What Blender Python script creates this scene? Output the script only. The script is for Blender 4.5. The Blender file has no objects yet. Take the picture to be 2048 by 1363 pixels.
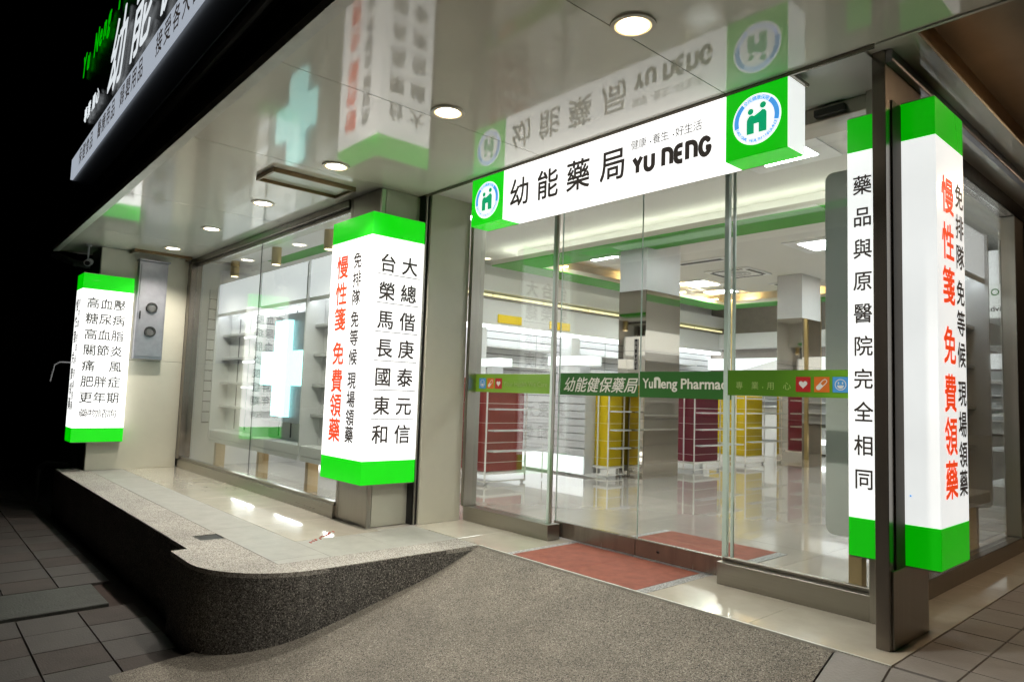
import bpy, bmesh, math, random
from mathutils import Vector, Matrix
random.seed(7)
S = bpy.context.scene
COL = S.collection

# ------------------------------------------------------------------ camera
cam = bpy.data.cameras.new("camera")
cam.sensor_width = 36.0
cam.lens = 36.0 * 1372.08 / 2048.0
cam.clip_start = 0.05
cam.clip_end = 500
co = bpy.data.objects.new("camera", cam)
COL.objects.link(co)
co.matrix_world = Matrix(((0.66802503, 0.03552565, 0.74329031, 0.0),
                          (0.74336211, -0.07748396, -0.66438619, 0.0),
                          (0.03399032, 0.99636046, -0.07816964, 1.15),
                          (0, 0, 0, 1)))
S.camera = co

# ------------------------------------------------------------------ world (night sky) and exposure
w = bpy.data.worlds.new("World")
S.world = w
w.use_nodes = True
nt = w.node_tree
bg = nt.nodes["Background"]
sky = nt.nodes.new("ShaderNodeTexSky")
sky.sky_type = 'NISHITA'
sky.sun_disc = False
sky.sun_elevation = math.radians(-6.5)
sky.sun_rotation = math.radians(200)
nt.links.new(sky.outputs[0], bg.inputs[0])
bg.inputs[1].default_value = 0.02
S.view_settings.view_transform = 'Standard'
S.view_settings.look = 'None'
S.view_settings.gamma = 1.0
S.view_settings.use_curve_mapping = False
S.view_settings.exposure = 0.0
S.render.engine = 'CYCLES'
S.cycles.use_denoising = True
try:
    S.cycles.denoiser = 'OPENIMAGEDENOISE'
except Exception:
    pass
S.cycles.max_bounces = 9
S.cycles.glossy_bounces = 6
S.cycles.diffuse_bounces = 4
S.cycles.transparent_max_bounces = 24
S.cycles.sample_clamp_indirect = 6.0
S.cycles.caustics_reflective = False
S.cycles.caustics_refractive = False
S.cycles.use_adaptive_sampling = True
S.cycles.adaptive_threshold = 0.012

# ------------------------------------------------------------------ materials
def mat(name, col, rough=0.5, metal=0.0, emit=None, es=0.0, coat=0.0, spec=0.5,
        var=0.0, vscale=8.0, bump=0.0, bscale=60.0, rvar=0.0, stretch=None, coat_rough=0.03):
    m = bpy.data.materials.new(name)
    m.use_nodes = True
    n = m.node_tree.nodes
    l = m.node_tree.links
    p = n["Principled BSDF"]
    c = (col[0], col[1], col[2], 1)
    p.inputs['Base Color'].default_value = c
    p.inputs['Roughness'].default_value = rough
    p.inputs['Metallic'].default_value = metal
    p.inputs['Specular IOR Level'].default_value = spec
    p.inputs['Coat Weight'].default_value = coat
    p.inputs['Coat Roughness'].default_value = coat_rough
    tc = None
    if var or bump or rvar:
        tc = n.new("ShaderNodeTexCoord")
        mp = n.new("ShaderNodeMapping")
        if stretch:
            mp.inputs['Scale'].default_value = stretch
        l.new(tc.outputs['Object'], mp.inputs[0])
    if var:
        nz = n.new("ShaderNodeTexNoise")
        nz.inputs['Scale'].default_value = vscale
        nz.inputs['Detail'].default_value = 6
        nz.inputs['Roughness'].default_value = 0.65
        l.new(mp.outputs[0], nz.inputs['Vector'])
        rp = n.new("ShaderNodeValToRGB")
        rp.color_ramp.elements[0].position = 0.3
        rp.color_ramp.elements[1].position = 0.7
        rp.color_ramp.elements[0].color = tuple(x * (1 - var) for x in col) + (1,)
        rp.color_ramp.elements[1].color = tuple(min(1, x * (1 + var)) for x in col) + (1,)
        l.new(nz.outputs['Fac'], rp.inputs[0])
        l.new(rp.outputs[0], p.inputs['Base Color'])
    if rvar:
        nz2 = n.new("ShaderNodeTexNoise")
        nz2.inputs['Scale'].default_value = vscale * 0.7
        nz2.inputs['Detail'].default_value = 4
        l.new(mp.outputs[0], nz2.inputs['Vector'])
        mr = n.new("ShaderNodeMapRange")
        mr.inputs['To Min'].default_value = max(0.0, rough - rvar)
        mr.inputs['To Max'].default_value = rough + rvar
        l.new(nz2.outputs['Fac'], mr.inputs[0])
        l.new(mr.outputs[0], p.inputs['Roughness'])
    if bump:
        nb = n.new("ShaderNodeTexNoise")
        nb.inputs['Scale'].default_value = bscale
        nb.inputs['Detail'].default_value = 5
        l.new(mp.outputs[0], nb.inputs['Vector'])
        bp = n.new("ShaderNodeBump")
        bp.inputs['Strength'].default_value = bump
        bp.inputs['Distance'].default_value = 0.01
        l.new(nb.outputs['Fac'], bp.inputs['Height'])
        l.new(bp.outputs[0], p.inputs['Normal'])
    if emit is not None:
        p.inputs['Emission Color'].default_value = (emit[0], emit[1], emit[2], 1)
        p.inputs['Emission Strength'].default_value = es
    return m

def glass_mat(name, tint, refl=1.0, haze=0.0):
    m = bpy.data.materials.new(name)
    m.use_nodes = True
    n = m.node_tree.nodes
    l = m.node_tree.links
    n.clear()
    out = n.new("ShaderNodeOutputMaterial")
    tr = n.new("ShaderNodeBsdfTransparent")
    tr.inputs[0].default_value = (*tint, 1)
    gl = n.new("ShaderNodeBsdfGlossy")
    gl.inputs['Roughness'].default_value = 0.0
    gl.inputs['Color'].default_value = (1, 1, 1, 1)
    mx = n.new("ShaderNodeMixShader")
    geo = n.new("ShaderNodeNewGeometry")
    dot = n.new("ShaderNodeVectorMath"); dot.operation = 'DOT_PRODUCT'
    l.new(geo.outputs['Incoming'], dot.inputs[0])
    l.new(geo.outputs['Normal'], dot.inputs[1])
    ab = n.new("ShaderNodeMath"); ab.operation = 'ABSOLUTE'
    l.new(dot.outputs['Value'], ab.inputs[0])
    om = n.new("ShaderNodeMath"); om.operation = 'SUBTRACT'; om.inputs[0].default_value = 1.0
    l.new(ab.outputs[0], om.inputs[1])
    pw = n.new("ShaderNodeMath"); pw.operation = 'POWER'; pw.inputs[1].default_value = 5
    l.new(om.outputs[0], pw.inputs[0])
    ma = n.new("ShaderNodeMath"); ma.operation = 'MULTIPLY_ADD'
    ma.inputs[1].default_value = 0.96 * refl
    ma.inputs[2].default_value = 0.04 * refl
    l.new(pw.outputs[0], ma.inputs[0])
    l.new(ma.outputs[0], mx.inputs[0])
    l.new(tr.outputs[0], mx.inputs[1])
    l.new(gl.outputs[0], mx.inputs[2])
    last = mx
    if haze:
        df = n.new("ShaderNodeBsdfDiffuse"); df.inputs[0].default_value = (.8, .8, .8, 1)
        m2 = n.new("ShaderNodeMixShader"); m2.inputs[0].default_value = haze
        l.new(mx.outputs[0], m2.inputs[1]); l.new(df.outputs[0], m2.inputs[2]); last = m2
    l.new(last.outputs[0], out.inputs[0])
    return m

def chip_mat(name, cols, scale=160.0, rough=0.75, bump=0.4):
    """washed aggregate: many small stone chips in several tones"""
    m = bpy.data.materials.new(name)
    m.use_nodes = True
    n = m.node_tree.nodes
    l = m.node_tree.links
    p = n["Principled BSDF"]
    p.inputs['Roughness'].default_value = rough
    tc = n.new("ShaderNodeTexCoord")
    v = n.new("ShaderNodeTexVoronoi"); v.inputs['Scale'].default_value = scale
    l.new(tc.outputs['Object'], v.inputs['Vector'])
    sx = n.new("ShaderNodeSeparateColor")
    l.new(v.outputs['Color'], sx.inputs[0])
    rp = n.new("ShaderNodeValToRGB")
    rp.color_ramp.interpolation = 'CONSTANT'
    els = rp.color_ramp.elements
    while len(els) < len(cols):
        els.new(0.5)
    for i, (pos, c) in enumerate(cols):
        els[i].position = pos
        els[i].color = (*c, 1)
    l.new(sx.outputs[0], rp.inputs[0])
    nz = n.new("ShaderNodeTexNoise"); nz.inputs['Scale'].default_value = 2.1; nz.inputs['Detail'].default_value = 9; nz.inputs['Roughness'].default_value = .7
    l.new(tc.outputs['Object'], nz.inputs['Vector'])
    mr = n.new("ShaderNodeMapRange"); mr.inputs['From Min'].default_value = .3; mr.inputs['From Max'].default_value = .7
    mr.inputs['To Min'].default_value = .72; mr.inputs['To Max'].default_value = 1.15
    l.new(nz.outputs['Fac'], mr.inputs[0])
    mul = n.new("ShaderNodeMix"); mul.data_type = 'RGBA'; mul.blend_type = 'MULTIPLY'; mul.inputs[0].default_value = 1
    l.new(rp.outputs[0], mul.inputs[6]); l.new(mr.outputs[0], mul.inputs[7])
    l.new(mul.outputs[2], p.inputs['Base Color'])
    bp = n.new("ShaderNodeBump"); bp.inputs['Strength'].default_value = bump; bp.inputs['Distance'].default_value = 0.004
    bp.invert = True
    l.new(v.outputs['Distance'], bp.inputs['Height'])
    l.new(bp.outputs[0], p.inputs['Normal'])
    return m

MT = {}
MT['soffit'] = mat("lacquered_soffit", (.73, .715, .63), rough=.07, coat=.2, spec=.65, var=.03, vscale=2, coat_rough=.03, bump=.02, bscale=1.6)
MT['joint'] = mat("dark_joint", (.08, .075, .065), rough=.6)
MT['white_trim'] = mat("pale_aluminium_trim", (.55, .55, .5), rough=.35, var=.1)
MT['black'] = mat("black_panel", (.006, .006, .007), rough=.35, var=.3)
MT['gutter'] = mat("dark_gutter", (.02, .02, .021), rough=.4, var=.3, vscale=3)
MT['wall'] = mat("cream_cladding", (.62, .6, .5), rough=.32, coat=.25, var=.04, vscale=3)
MT['wall2'] = mat("cream_composite_panel", (.5, .5, .42), rough=.3, coat=.2, var=.05, vscale=3)
MT['steel'] = mat("brushed_stainless", (.44, .42, .38), rough=.3, metal=1, var=.05, vscale=60, stretch=(1, 1, .02), rvar=.02)
MT['steel_h'] = mat('brushed_stainless_sill', (.4, .38, .34), rough=.28, metal=1, var=.05, vscale=60, stretch=(.02, .02, 1), rvar=.02)
MT['dark_steel'] = mat("dark_bronze_steel", (.24, .21, .18), rough=.25, metal=.75, var=.2, vscale=20, stretch=(1, 1, .05), rvar=.05)
MT['fin_sheet'] = mat('satin_dark_sheet', (.11, .09, .07), rough=.6, metal=0, spec=.2, var=.1)
MT['mirror'] = mat("polished_steel_cladding", (.62, .56, .48), rough=.04, metal=1, rvar=.02, vscale=1)
MT['porcelain'] = mat("polished_beige_porcelain", (.54, .5, .42), rough=.14, coat=.5, var=.1, vscale=3.5, coat_rough=.03, rvar=.06)
MT['ifloor'] = mat("polished_shop_tile", (.55, .5, .45), rough=.1, coat=.7, var=.05, vscale=2.0, coat_rough=.02)
MT['grey_tile'] = mat("grey_stone_tile", (.33, .325, .3), rough=.5, var=.12, vscale=6, bump=.1, bscale=120)
MT['grout'] = mat("grout", (.2, .18, .15), rough=.9, var=.2)
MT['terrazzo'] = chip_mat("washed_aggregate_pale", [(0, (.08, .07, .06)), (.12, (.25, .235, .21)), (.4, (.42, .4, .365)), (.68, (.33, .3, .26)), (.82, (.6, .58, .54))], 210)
MT['kerb'] = chip_mat('washed_aggregate_shaded', [(0, (.03, .028, .025)), (.25, (.12, .115, .105)), (.5, (.2, .19, .175)), (.75, (.13, .12, .11)), (.9, (.4, .38, .34))], 170, bump=.7)  # darker copy of the coping aggregate, side shade put into the colour
MT['ramp'] = chip_mat("washed_aggregate_brown", [(0, (.06, .053, .044)), (.2, (.165, .148, .122)), (.45, (.24, .218, .18)), (.7, (.2, .172, .14)), (.88, (.36, .335, .285))], 230)
MT['terr_border'] = chip_mat("granite_border", [(0, (.12, .12, .12)), (.25, (.3, .3, .29)), (.6, (.45, .45, .44)), (.85, (.6, .6, .6))], 230)
MT['redmat'] = mat("red_rubber_mat", (.27, .085, .055), rough=.85, var=.22, vscale=9, bump=.5, bscale=400)
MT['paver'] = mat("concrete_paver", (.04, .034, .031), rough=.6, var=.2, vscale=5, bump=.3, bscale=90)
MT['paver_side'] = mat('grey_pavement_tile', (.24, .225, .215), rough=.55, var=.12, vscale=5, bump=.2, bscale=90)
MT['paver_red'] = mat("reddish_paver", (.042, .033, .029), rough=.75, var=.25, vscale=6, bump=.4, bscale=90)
MT['slab_dark'] = mat("dark_slab", (.03, .033, .028), rough=.6, var=.35, vscale=9, bump=.5, bscale=60)
MT['dirt'] = mat("dirty_joint", (.035, .022, .018), rough=.95, var=.3)
MT['asphalt'] = mat("asphalt", (.045, .045, .045), rough=.9, var=.3, vscale=30, bump=.4, bscale=200)
def _acr(n, c, s, base=(.8, .8, .8)):
    return mat(n, base, rough=.25, emit=c, es=s, coat=.2)
MT['acrylic'] = _acr("lit_white_acrylic", (1, 1, .98), 1.25)
MT['acrylic_hot'] = _acr("lit_white_acrylic_bright", (1, 1, .98), 1.6)
MT['acrylic_soft'] = _acr("lit_white_acrylic_soft", (.97, 1, .98), .80)
MT['acrylic_mid'] = _acr("lit_white_acrylic_even", (.96, 1, .98), .92)
for _k in ('acrylic_soft', 'acrylic_mid'):
    _n = MT[_k].node_tree.nodes; _l = MT[_k].node_tree.links
    _t = _n.new('ShaderNodeTexCoord'); _z = _n.new('ShaderNodeTexNoise'); _z.inputs['Scale'].default_value = 2.2; _z.inputs['Detail'].default_value = 3
    _l.new(_t.outputs['Object'], _z.inputs['Vector']); _m = _n.new('ShaderNodeMapRange'); _m.inputs['To Min'].default_value = .70 if _k == 'acrylic_soft' else .84; _m.inputs['To Max'].default_value = .96 if _k == 'acrylic_soft' else 1.02
    _l.new(_z.outputs['Fac'], _m.inputs[0]); _l.new(_m.outputs[0], _n['Principled BSDF'].inputs['Emission Strength'])
MT['green_hot'] = _acr("lit_green_acrylic_bright", (.0, 1, .0), .62, (.02, .35, .02))
MT['green_lit'] = _acr("lit_green_acrylic", (.0, 1, .0), .47, (.02, .35, .02))
MT['green_soft'] = _acr("lit_green_acrylic_soft", (.0, 1, .0), .34, (.02, .35, .02))
MT['ink'] = mat("black_film", (.025, .02, .018), rough=.5, emit=(.05, .04, .035), es=.5)
MT['ink_faint'] = mat("faint_black_film", (.05, .05, .05), rough=.5, emit=(.14, .14, .13), es=.5)
MT['redink'] = mat("red_film", (.7, .06, .02), rough=.5, emit=(1, .08, .015), es=.72)
MT['rule'] = mat("grey_rule_film", (.05, .05, .05), rough=.5, emit=(.2, .2, .2), es=.5)
MT['jade'] = mat("jade_film", (.0, .3, .15), rough=.5, emit=(0, .42, .17), es=.75)
MT['bluefilm'] = mat("blue_film", (.05, .3, .8), rough=.5, emit=(.08, .4, .95), es=.75)
MT['whitefilm'] = mat("white_film", (.8, .8, .8), rough=.5, emit=(1, 1, 1), es=.95)
MT['glass'] = glass_mat("clear_glass", (.955, .98, .965), 1.25)
MT['glass_edge'] = mat("glass_edge", (.6, .74, .68), rough=.1, spec=.9, coat=.6)
MT['int_white'] = mat("white_laminate", (.8, .8, .8), rough=.3, var=.02, vscale=3)
MT['int_grey'] = mat("grey_laminate", (.5, .5, .5), rough=.35, var=.03)
MT['int_ceiling'] = mat("painted_ceiling", (.72, .71, .67), rough=.8, var=.02, vscale=2)
MT['int_green'] = mat("green_painted_soffit", (.025, .27, .002), rough=.5, var=.05)
MT['int_beige'] = mat("beige_edge", (.42, .4, .33), rough=.6)
MT['bulk'] = mat("pale_bulkhead", (.7, .69, .67), rough=.7)
MT['brown'] = mat("brown_backwall", (.25, .22, .19), rough=.35, coat=.2, var=.08)
MT['lightpanel'] = mat("ceiling_light_diffuser", (.8, .8, .8), rough=.4, emit=(.98, 1, .99), es=56.0)
MT['glow'] = mat("led_strip", (.8, .8, .8), rough=.4, emit=(.95, .98, 1), es=3.2)
MT['led_added'] = mat('added_led_strip', (.8, .8, .8), rough=.4, emit=(.95, .98, 1), es=14)  # for unseen strips added to brighten the display bays
MT['tube'] = mat('fluorescent_tube', (.8, .8, .8), rough=.4, emit=(.95, .98, 1), es=16)
MT['header_lit'] = mat("lit_header_box", (.8, .8, .8), rough=.4, emit=(.95, .97, 1), es=.8)
MT['glow_green'] = mat("cool_cove_strip", (.8, .8, .8), rough=.4, emit=(.97, 1, .88), es=10)
MT['glow_warm'] = mat("warm_cove_lamp", (.8, .7, .5), rough=.4, emit=(1, .62, .22), es=75)
MT['cove_yellow'] = mat("yellow_cove_strip", (.8, .75, .5), rough=.4, emit=(1, .9, .45), es=1.0)
MT['downlight'] = mat("downlight_lamp", (.8, .8, .8), rough=.4, emit=(1, .93, .8), es=9)
MT['dl_rim'] = mat('downlight_glow_rim', (.8, .7, .5), rough=.3, emit=(1, .72, .34), es=1.2)  # warm shine round the lamp, painted as emission
MT['dl_dim'] = mat("small_downlight_lamp", (.8, .8, .8), rough=.4, emit=(1, .8, .5), es=4)
MT['dl_warm'] = mat("orange_lamp", (.8, .6, .3), rough=.4, emit=(1, .7, .44), es=260)
MT['dl_trim'] = mat("downlight_trim", (.62, .58, .5), rough=.3)
MT['cross'] = mat("led_cross_face", (.1, .3, .3), rough=.4, emit=(.5, 1.0, .97), es=2.5)
MT['wood'] = mat("raw_timber", (.42, .29, .14), rough=.65, var=.15, vscale=14, stretch=(1, 1, .15), bump=.2)
MT['red_panel'] = mat("red_display_panel", (.3, .02, .015), rough=.35, coat=.2)
MT['maroon_panel'] = mat("maroon_display_panel", (.17, .012, .03), rough=.35, coat=.2)
MT['yellow_panel'] = mat("yellow_display_panel", (.62, .45, .0), rough=.4)
MT['yellow_sign'] = mat("yellow_sign_board", (.75, .52, .0), rough=.45, emit=(1, .72, .0), es=.12)
MT['wire'] = mat("white_wire", (.75, .72, .68), rough=.4)
MT['slat'] = mat("white_slat_board", (.6, .6, .61), rough=.35)
MT['slot'] = mat("slot_shadow", (.1, .1, .1), rough=.7)
MT['brass'] = mat("brass_tube", (.55, .42, .2), rough=.3, metal=.8)
MT['hatch'] = mat("bronze_hatch_frame", (.2, .13, .06), rough=.35, metal=.5)
MT['meterface'] = mat("meter_dial", (.1, .105, .105), rough=.3, coat=.5)
MT['meterrim'] = mat("meter_rim", (.03, .03, .03), rough=.3)
MT['galv'] = mat("galvanised_sheet", (.36, .36, .4), rough=.4, metal=.75, var=.12, vscale=7, rvar=.08)
MT['st_green'] = mat("leaf_green_decal", (.2, .4, .03), rough=.45, coat=.2)
MT['st_green2'] = mat("olive_green_decal", (.12, .28, .01), rough=.45, coat=.2)
MT['st_dark'] = mat("deep_green_decal", (.035, .16, .03), rough=.45, coat=.2)
MT['st_text'] = mat("silver_decal_text", (.82, .84, .76), rough=.5)
MT['st_faint'] = mat("faint_decal_text", (.34, .5, .15), rough=.5)
MT['st_red'] = mat("red_decal", (.45, .02, .02), rough=.45)
MT['st_orange'] = mat("orange_decal", (.65, .16, .02), rough=.45)
MT['st_blue'] = mat("blue_decal", (.07, .32, .7), rough=.45)
MT['st_white'] = mat("white_decal", (.72, .72, .7), rough=.5)
MT['letter_white'] = mat("lit_white_letter", (.8, .8, .8), rough=.4, emit=(.9, .96, 1), es=.8)
MT['letter_green'] = mat("lit_green_letter", (.02, .3, .02), rough=.4, emit=(0, 1, 0), es=.42)
MT['strip_lit'] = mat("lit_fascia_strip", (.6, .6, .65), rough=.4, emit=(.72, .8, .92), es=.52)
MT['side_brown'] = mat("brown_metal_fascia", (.6, .43, .25), rough=.3, metal=.2, var=.15, vscale=3)
MT['side_ceiling'] = mat("grey_brown_ceiling_panel", (.55, .5, .44), rough=.2, metal=.1, var=.1, vscale=2)
MT['dark_wall'] = mat("dark_neighbour_render", (.03, .03, .03), rough=.8, var=.3)
MT['redtape'] = mat("red_debris", (.4, .05, .03), rough=.8)
MT['camwhite'] = mat("grey_plastic", (.35, .35, .36), rough=.35)

# ------------------------------------------------------------------ helpers
class G:
    """collects shapes in world coordinates into one bmesh"""
    def __init__(s):
        s.bm = bmesh.new()
    def box(s, x0, x1, y0, y1, z0, z1, bev=0.0, seg=1):
        if x0 > x1: x0, x1 = x1, x0
        if y0 > y1: y0, y1 = y1, y0
        if z0 > z1: z0, z1 = z1, z0
        t = bmesh.new() if bev else s.bm
        v = [t.verts.new(p) for p in ((x0, y0, z0), (x1, y0, z0), (x1, y1, z0), (x0, y1, z0),
                                      (x0, y0, z1), (x1, y0, z1), (x1, y1, z1), (x0, y1, z1))]
        for f in ((0, 3, 2, 1), (4, 5, 6, 7), (0, 1, 5, 4), (1, 2, 6, 5), (2, 3, 7, 6), (3, 0, 4, 7)):
            t.faces.new([v[i] for i in f])
        if bev:
            bmesh.ops.bevel(t, geom=list(t.edges), offset=bev, segments=seg, profile=.5, affect='EDGES')
            s.merge(t)
        return s
    def merge(s, t, mx=None):
        m = {}
        for v in t.verts:
            m[v] = s.bm.verts.new(mx @ v.co if mx else v.co)
        for f in t.faces:
            try: s.bm.faces.new([m[v] for v in f.verts])
            except ValueError: pass
        t.free()
    def prism(s, pts, z0, z1):
        """pts: list of (x,y) ccw"""
        a = [s.bm.verts.new((x, y, z0)) for x, y in pts]
        b = [s.bm.verts.new((x, y, z1)) for x, y in pts]
        n = len(pts)
        s.bm.faces.new(list(reversed(a))); s.bm.faces.new(b)
        for i in range(n):
            s.bm.faces.new((a[i], a[(i + 1) % n], b[(i + 1) % n], b[i]))
        return s
    def cyl(s, c, axis, r, h, n=24, r2=None):
        """c start centre, axis 'x','y','z' or vector, length h"""
        ax = {'x': Vector((1, 0, 0)), 'y': Vector((0, 1, 0)), 'z': Vector((0, 0, 1))}.get(axis, None) if isinstance(axis, str) else Vector(axis).normalized()
        u = ax.orthogonal().normalized(); v = ax.cross(u)
        r2 = r if r2 is None else r2
        c = Vector(c)
        A = []; Bq = []
        for i in range(n):
            a = 2 * math.pi * i / n
            d = u * math.cos(a) + v * math.sin(a)
            A.append(s.bm.verts.new(c + d * r)); Bq.append(s.bm.verts.new(c + ax * h + d * r2))
        s.bm.faces.new(list(reversed(A))); s.bm.faces.new(Bq)
        for i in range(n):
            s.bm.faces.new((A[i], A[(i + 1) % n], Bq[(i + 1) % n], Bq[i]))
        return s
    def tube(s, pts, r, n=10):
        pts = [Vector(p) for p in pts]
        for a, b in zip(pts[:-1], pts[1:]):
            s.cyl(a, b - a, r, (b - a).length, n)
        for p in pts[1:-1]:
            t = bmesh.new(); bmesh.ops.create_icosphere(t, subdivisions=1, radius=r * 1.02)
            s.merge(t, Matrix.Translation(p))
        return s
    def ring(s, c, axis, r0, r1, h, n=32):
        ax = {'x': Vector((1, 0, 0)), 'y': Vector((0, 1, 0)), 'z': Vector((0, 0, 1))}[axis]
        u = ax.orthogonal().normalized(); v = ax.cross(u); c = Vector(c)
        R = []
        for rr, hh in ((r0, 0), (r1, 0), (r1, h), (r0, h)):
            R.append([s.bm.verts.new(c + ax * hh + (u * math.cos(2 * math.pi * i / n) + v * math.sin(2 * math.pi * i / n)) * rr) for i in range(n)])
        for k in range(4):
            P, Q = R[k], R[(k + 1) % 4]
            for i in range(n):
                s.bm.faces.new((P[i], P[(i + 1) % n], Q[(i + 1) % n], Q[i]))
        return s
    def poly(s, pts):
        s.bm.faces.new([s.bm.verts.new(p) for p in pts]); return s

def obj(name, g, m, parent=None, kind=None, label=None, smooth=False):
    me = bpy.data.meshes.new(name)
    bm = g.bm if isinstance(g, G) else g
    off = parent_world(parent)
    if off.length:
        bmesh.ops.translate(bm, verts=bm.verts, vec=-off)
    bmesh.ops.recalc_face_normals(bm, faces=bm.faces)
    bm.to_mesh(me); bm.free()
    if smooth:
        for p in me.polygons: p.use_smooth = True
    me.materials.append(MT[m])
    o = bpy.data.objects.new(name, me)
    COL.objects.link(o)
    if parent: o.parent = parent
    if kind: o['kind'] = kind
    if label: o['label'] = label
    return o

def parent_world(p):
    v = Vector((0, 0, 0))
    while p is not None:
        v += p.location; p = p.parent
    return v

def thing(name, label, cat, loc, group=None):
    o = bpy.data.objects.new(name, None)
    o.empty_display_size = .1
    COL.objects.link(o)
    o.location = loc
    o['label'] = label; o['category'] = cat
    if group: o['group'] = group
    return o

def tag(o, label, cat, group=None):
    o['label'] = label; o['category'] = cat
    if group: o['group'] = group
    return o

def dup(root, loc, label=None, group=None):
    r = root.copy(); COL.objects.link(r); r.location = loc
    if label: r['label'] = label
    if group: r['group'] = group
    for ch in list(root.children):
        c = ch.copy(); COL.objects.link(c); c.parent = r
        for g in ch.children:
            d = g.copy(); COL.objects.link(d); d.parent = c
    return r

# --- text: glyph meshes from Blender's built-in font
_cache = {}
def glyph_mesh(s, bold=0.0, shear=0.0, spacing=1.0):
    k = (s, bold, shear, spacing)
    if k in _cache: return _cache[k]
    c = bpy.data.curves.new("t", "FONT")
    c.body = s; c.size = 1; c.offset = bold; c.shear = shear; c.resolution_u = 3; c.space_character = spacing
    o = bpy.data.objects.new("t", c)
    me = bpy.data.meshes.new_from_object(o)
    V = [(v.co.x, v.co.y) for v in me.vertices]; F = [tuple(p.vertices) for p in me.polygons]
    bpy.data.objects.remove(o); bpy.data.curves.remove(c); bpy.data.meshes.remove(me)
    _cache[k] = (V, F)
    return _cache[k]

def cjk(g, ch, o, right, up, size, bold=0.0, shear=0.0, sx=1.0, out=.0015):
    """one character centred at o; size = em in metres"""
    V, F = glyph_mesh(ch, 0.0, shear)
    right = Vector(right); up = Vector(up); nrm = right.cross(up)
    b = bold
    for k, (dx, dy) in enumerate(((0, 0),) if not b else ((-b, -b), (b, -b), (-b, b), (b, b))):
        vs = [g.bm.verts.new(Vector(o) + right * ((x - .5 + dx) * size * sx) + up * ((y - .36 + dy) * size) + nrm * (out + k * .00008)) for x, y in V]
        for f in F:
            try: g.bm.faces.new([vs[i] for i in f])
            except ValueError: pass

def char(parent, ch, o, right, up, size, m, bold=0.0, sx=1.0, name='character'):
    g = G(); cjk(g, ch, o, right, up, size, bold, 0.0, sx)
    return obj(name, g, m, parent)

def latin(g, s, o, right, up, size, bold=0.0, shear=0.0, width=None, out=.0015, align='l', spacing=1.0):
    """text line, o = baseline left; optionally scaled to a total width"""
    V, F = glyph_mesh(s, bold, shear, spacing)
    right = Vector(right); up = Vector(up); nrm = right.cross(up)
    x0 = min(v[0] for v in V); x1 = max(v[0] for v in V)
    k = size if width is None else width / (x1 - x0)
    vs = [g.bm.verts.new(Vector(o) + right * ((x - x0) * k) + up * (y * size) + nrm * out) for x, y in V]
    for f in F:
        try: g.bm.faces.new([vs[i] for i in f])
        except ValueError: pass

def disc(g, o, right, up, rx, ry=None, n=28, out=.0015, a0=0, a1=360, rin=0):
    right = Vector(right); up = Vector(up); nrm = right.cross(up); ry = ry or rx
    o = Vector(o) + nrm * out
    full = abs(a1 - a0) >= 360
    k = n if full else n + 1
    A = [math.radians(a0 + (a1 - a0) * i / n) for i in range(k)]
    outer = [g.bm.verts.new(o + right * rx * math.cos(a) + up * ry * math.sin(a)) for a in A]
    if rin:
        inner = [g.bm.verts.new(o + right * rin * math.cos(a) + up * rin * math.sin(a)) for a in A]
        for i in range(n):
            j = (i + 1) % k
            g.bm.faces.new((inner[i], outer[i], outer[j], inner[j]))
    else:
        g.bm.faces.new(outer)

def quad(g, o, right, up, x0, x1, z0, z1, out=.0015):
    right = Vector(right); up = Vector(up); nrm = right.cross(up); o = Vector(o) + nrm * out
    g.bm.faces.new([g.bm.verts.new(o + right * a + up * b) for a, b in ((x0, z0), (x1, z0), (x1, z1), (x0, z1))])

def flat_poly(g, o, right, up, pts, out=.0015):
    right = Vector(right); up = Vector(up); nrm = right.cross(up); o = Vector(o) + nrm * out
    g.bm.faces.new([g.bm.verts.new(o + right * a + up * b) for a, b in pts])

def stroke(g, o, right, up, pts, wd, out=.0015):
    """ribbon with round joints through pts (local 2D)"""
    e = out
    for (a, b), (c, d) in zip(pts[:-1], pts[1:]):
        dx, dy = c - a, d - b; L = math.hypot(dx, dy) or 1
        nx, ny = -dy / L * wd / 2, dx / L * wd / 2
        flat_poly(g, o, right, up, [(a - nx, b - ny), (c - nx, d - ny), (c + nx, d + ny), (a + nx, b + ny)], e)
        e += .00006
    for a, b in pts[1:-1]:
        disc(g, Vector(o) + Vector(right) * a + Vector(up) * b, right, up, wd / 2, n=10, out=e)
        e += .00006

def arc(cx, cy, r, a0, a1, n=8, ry=None):
    ry = ry or r
    return [(cx + r * math.cos(math.radians(a0 + (a1 - a0) * i / n)), cy + ry * math.sin(math.radians(a0 + (a1 - a0) * i / n))) for i in range(n + 1)]

STROKES = {
    'Y': (.62, [[(0, 1), (.31, .5), (.62, 1)], [(.31, .5), (.31, 0)]]),
    'U': (.6, [[(0, 1)] + arc(.3, .32, .3, 180, 360) + [(.6, 1)]]),
    'n': (.6, [[(0, 0), (0, 1)] + arc(.27, .66, .33, 90, 0, 6) + [(.6, 0)]]),
    'E': (.5, [[(.5, 1)] + arc(.28, .72, .28, 90, 180, 4) + arc(.28, .28, .28, 180, 270, 4) + [(.5, 0)], [(0, .5), (.45, .5)]]),
    'G': (.62, [[(.6, .8)] + arc(.32, .5, .32, 45, 330, 14, .5) + [(.62, .42), (.36, .42)]]),
}
def stroke_text(g, s, o, right, up, h, wd, gap=.3, wscale=1.0):
    x = 0
    for ch in s:
        if ch == ' ':
            x += .45 * h; continue
        W, paths = STROKES[ch]
        for p in paths:
            stroke(g, o, right, up, [(x + a * h * wscale, b * h) for a, b in p], wd)
        x += (W * wscale + gap) * h
    return x

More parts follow.
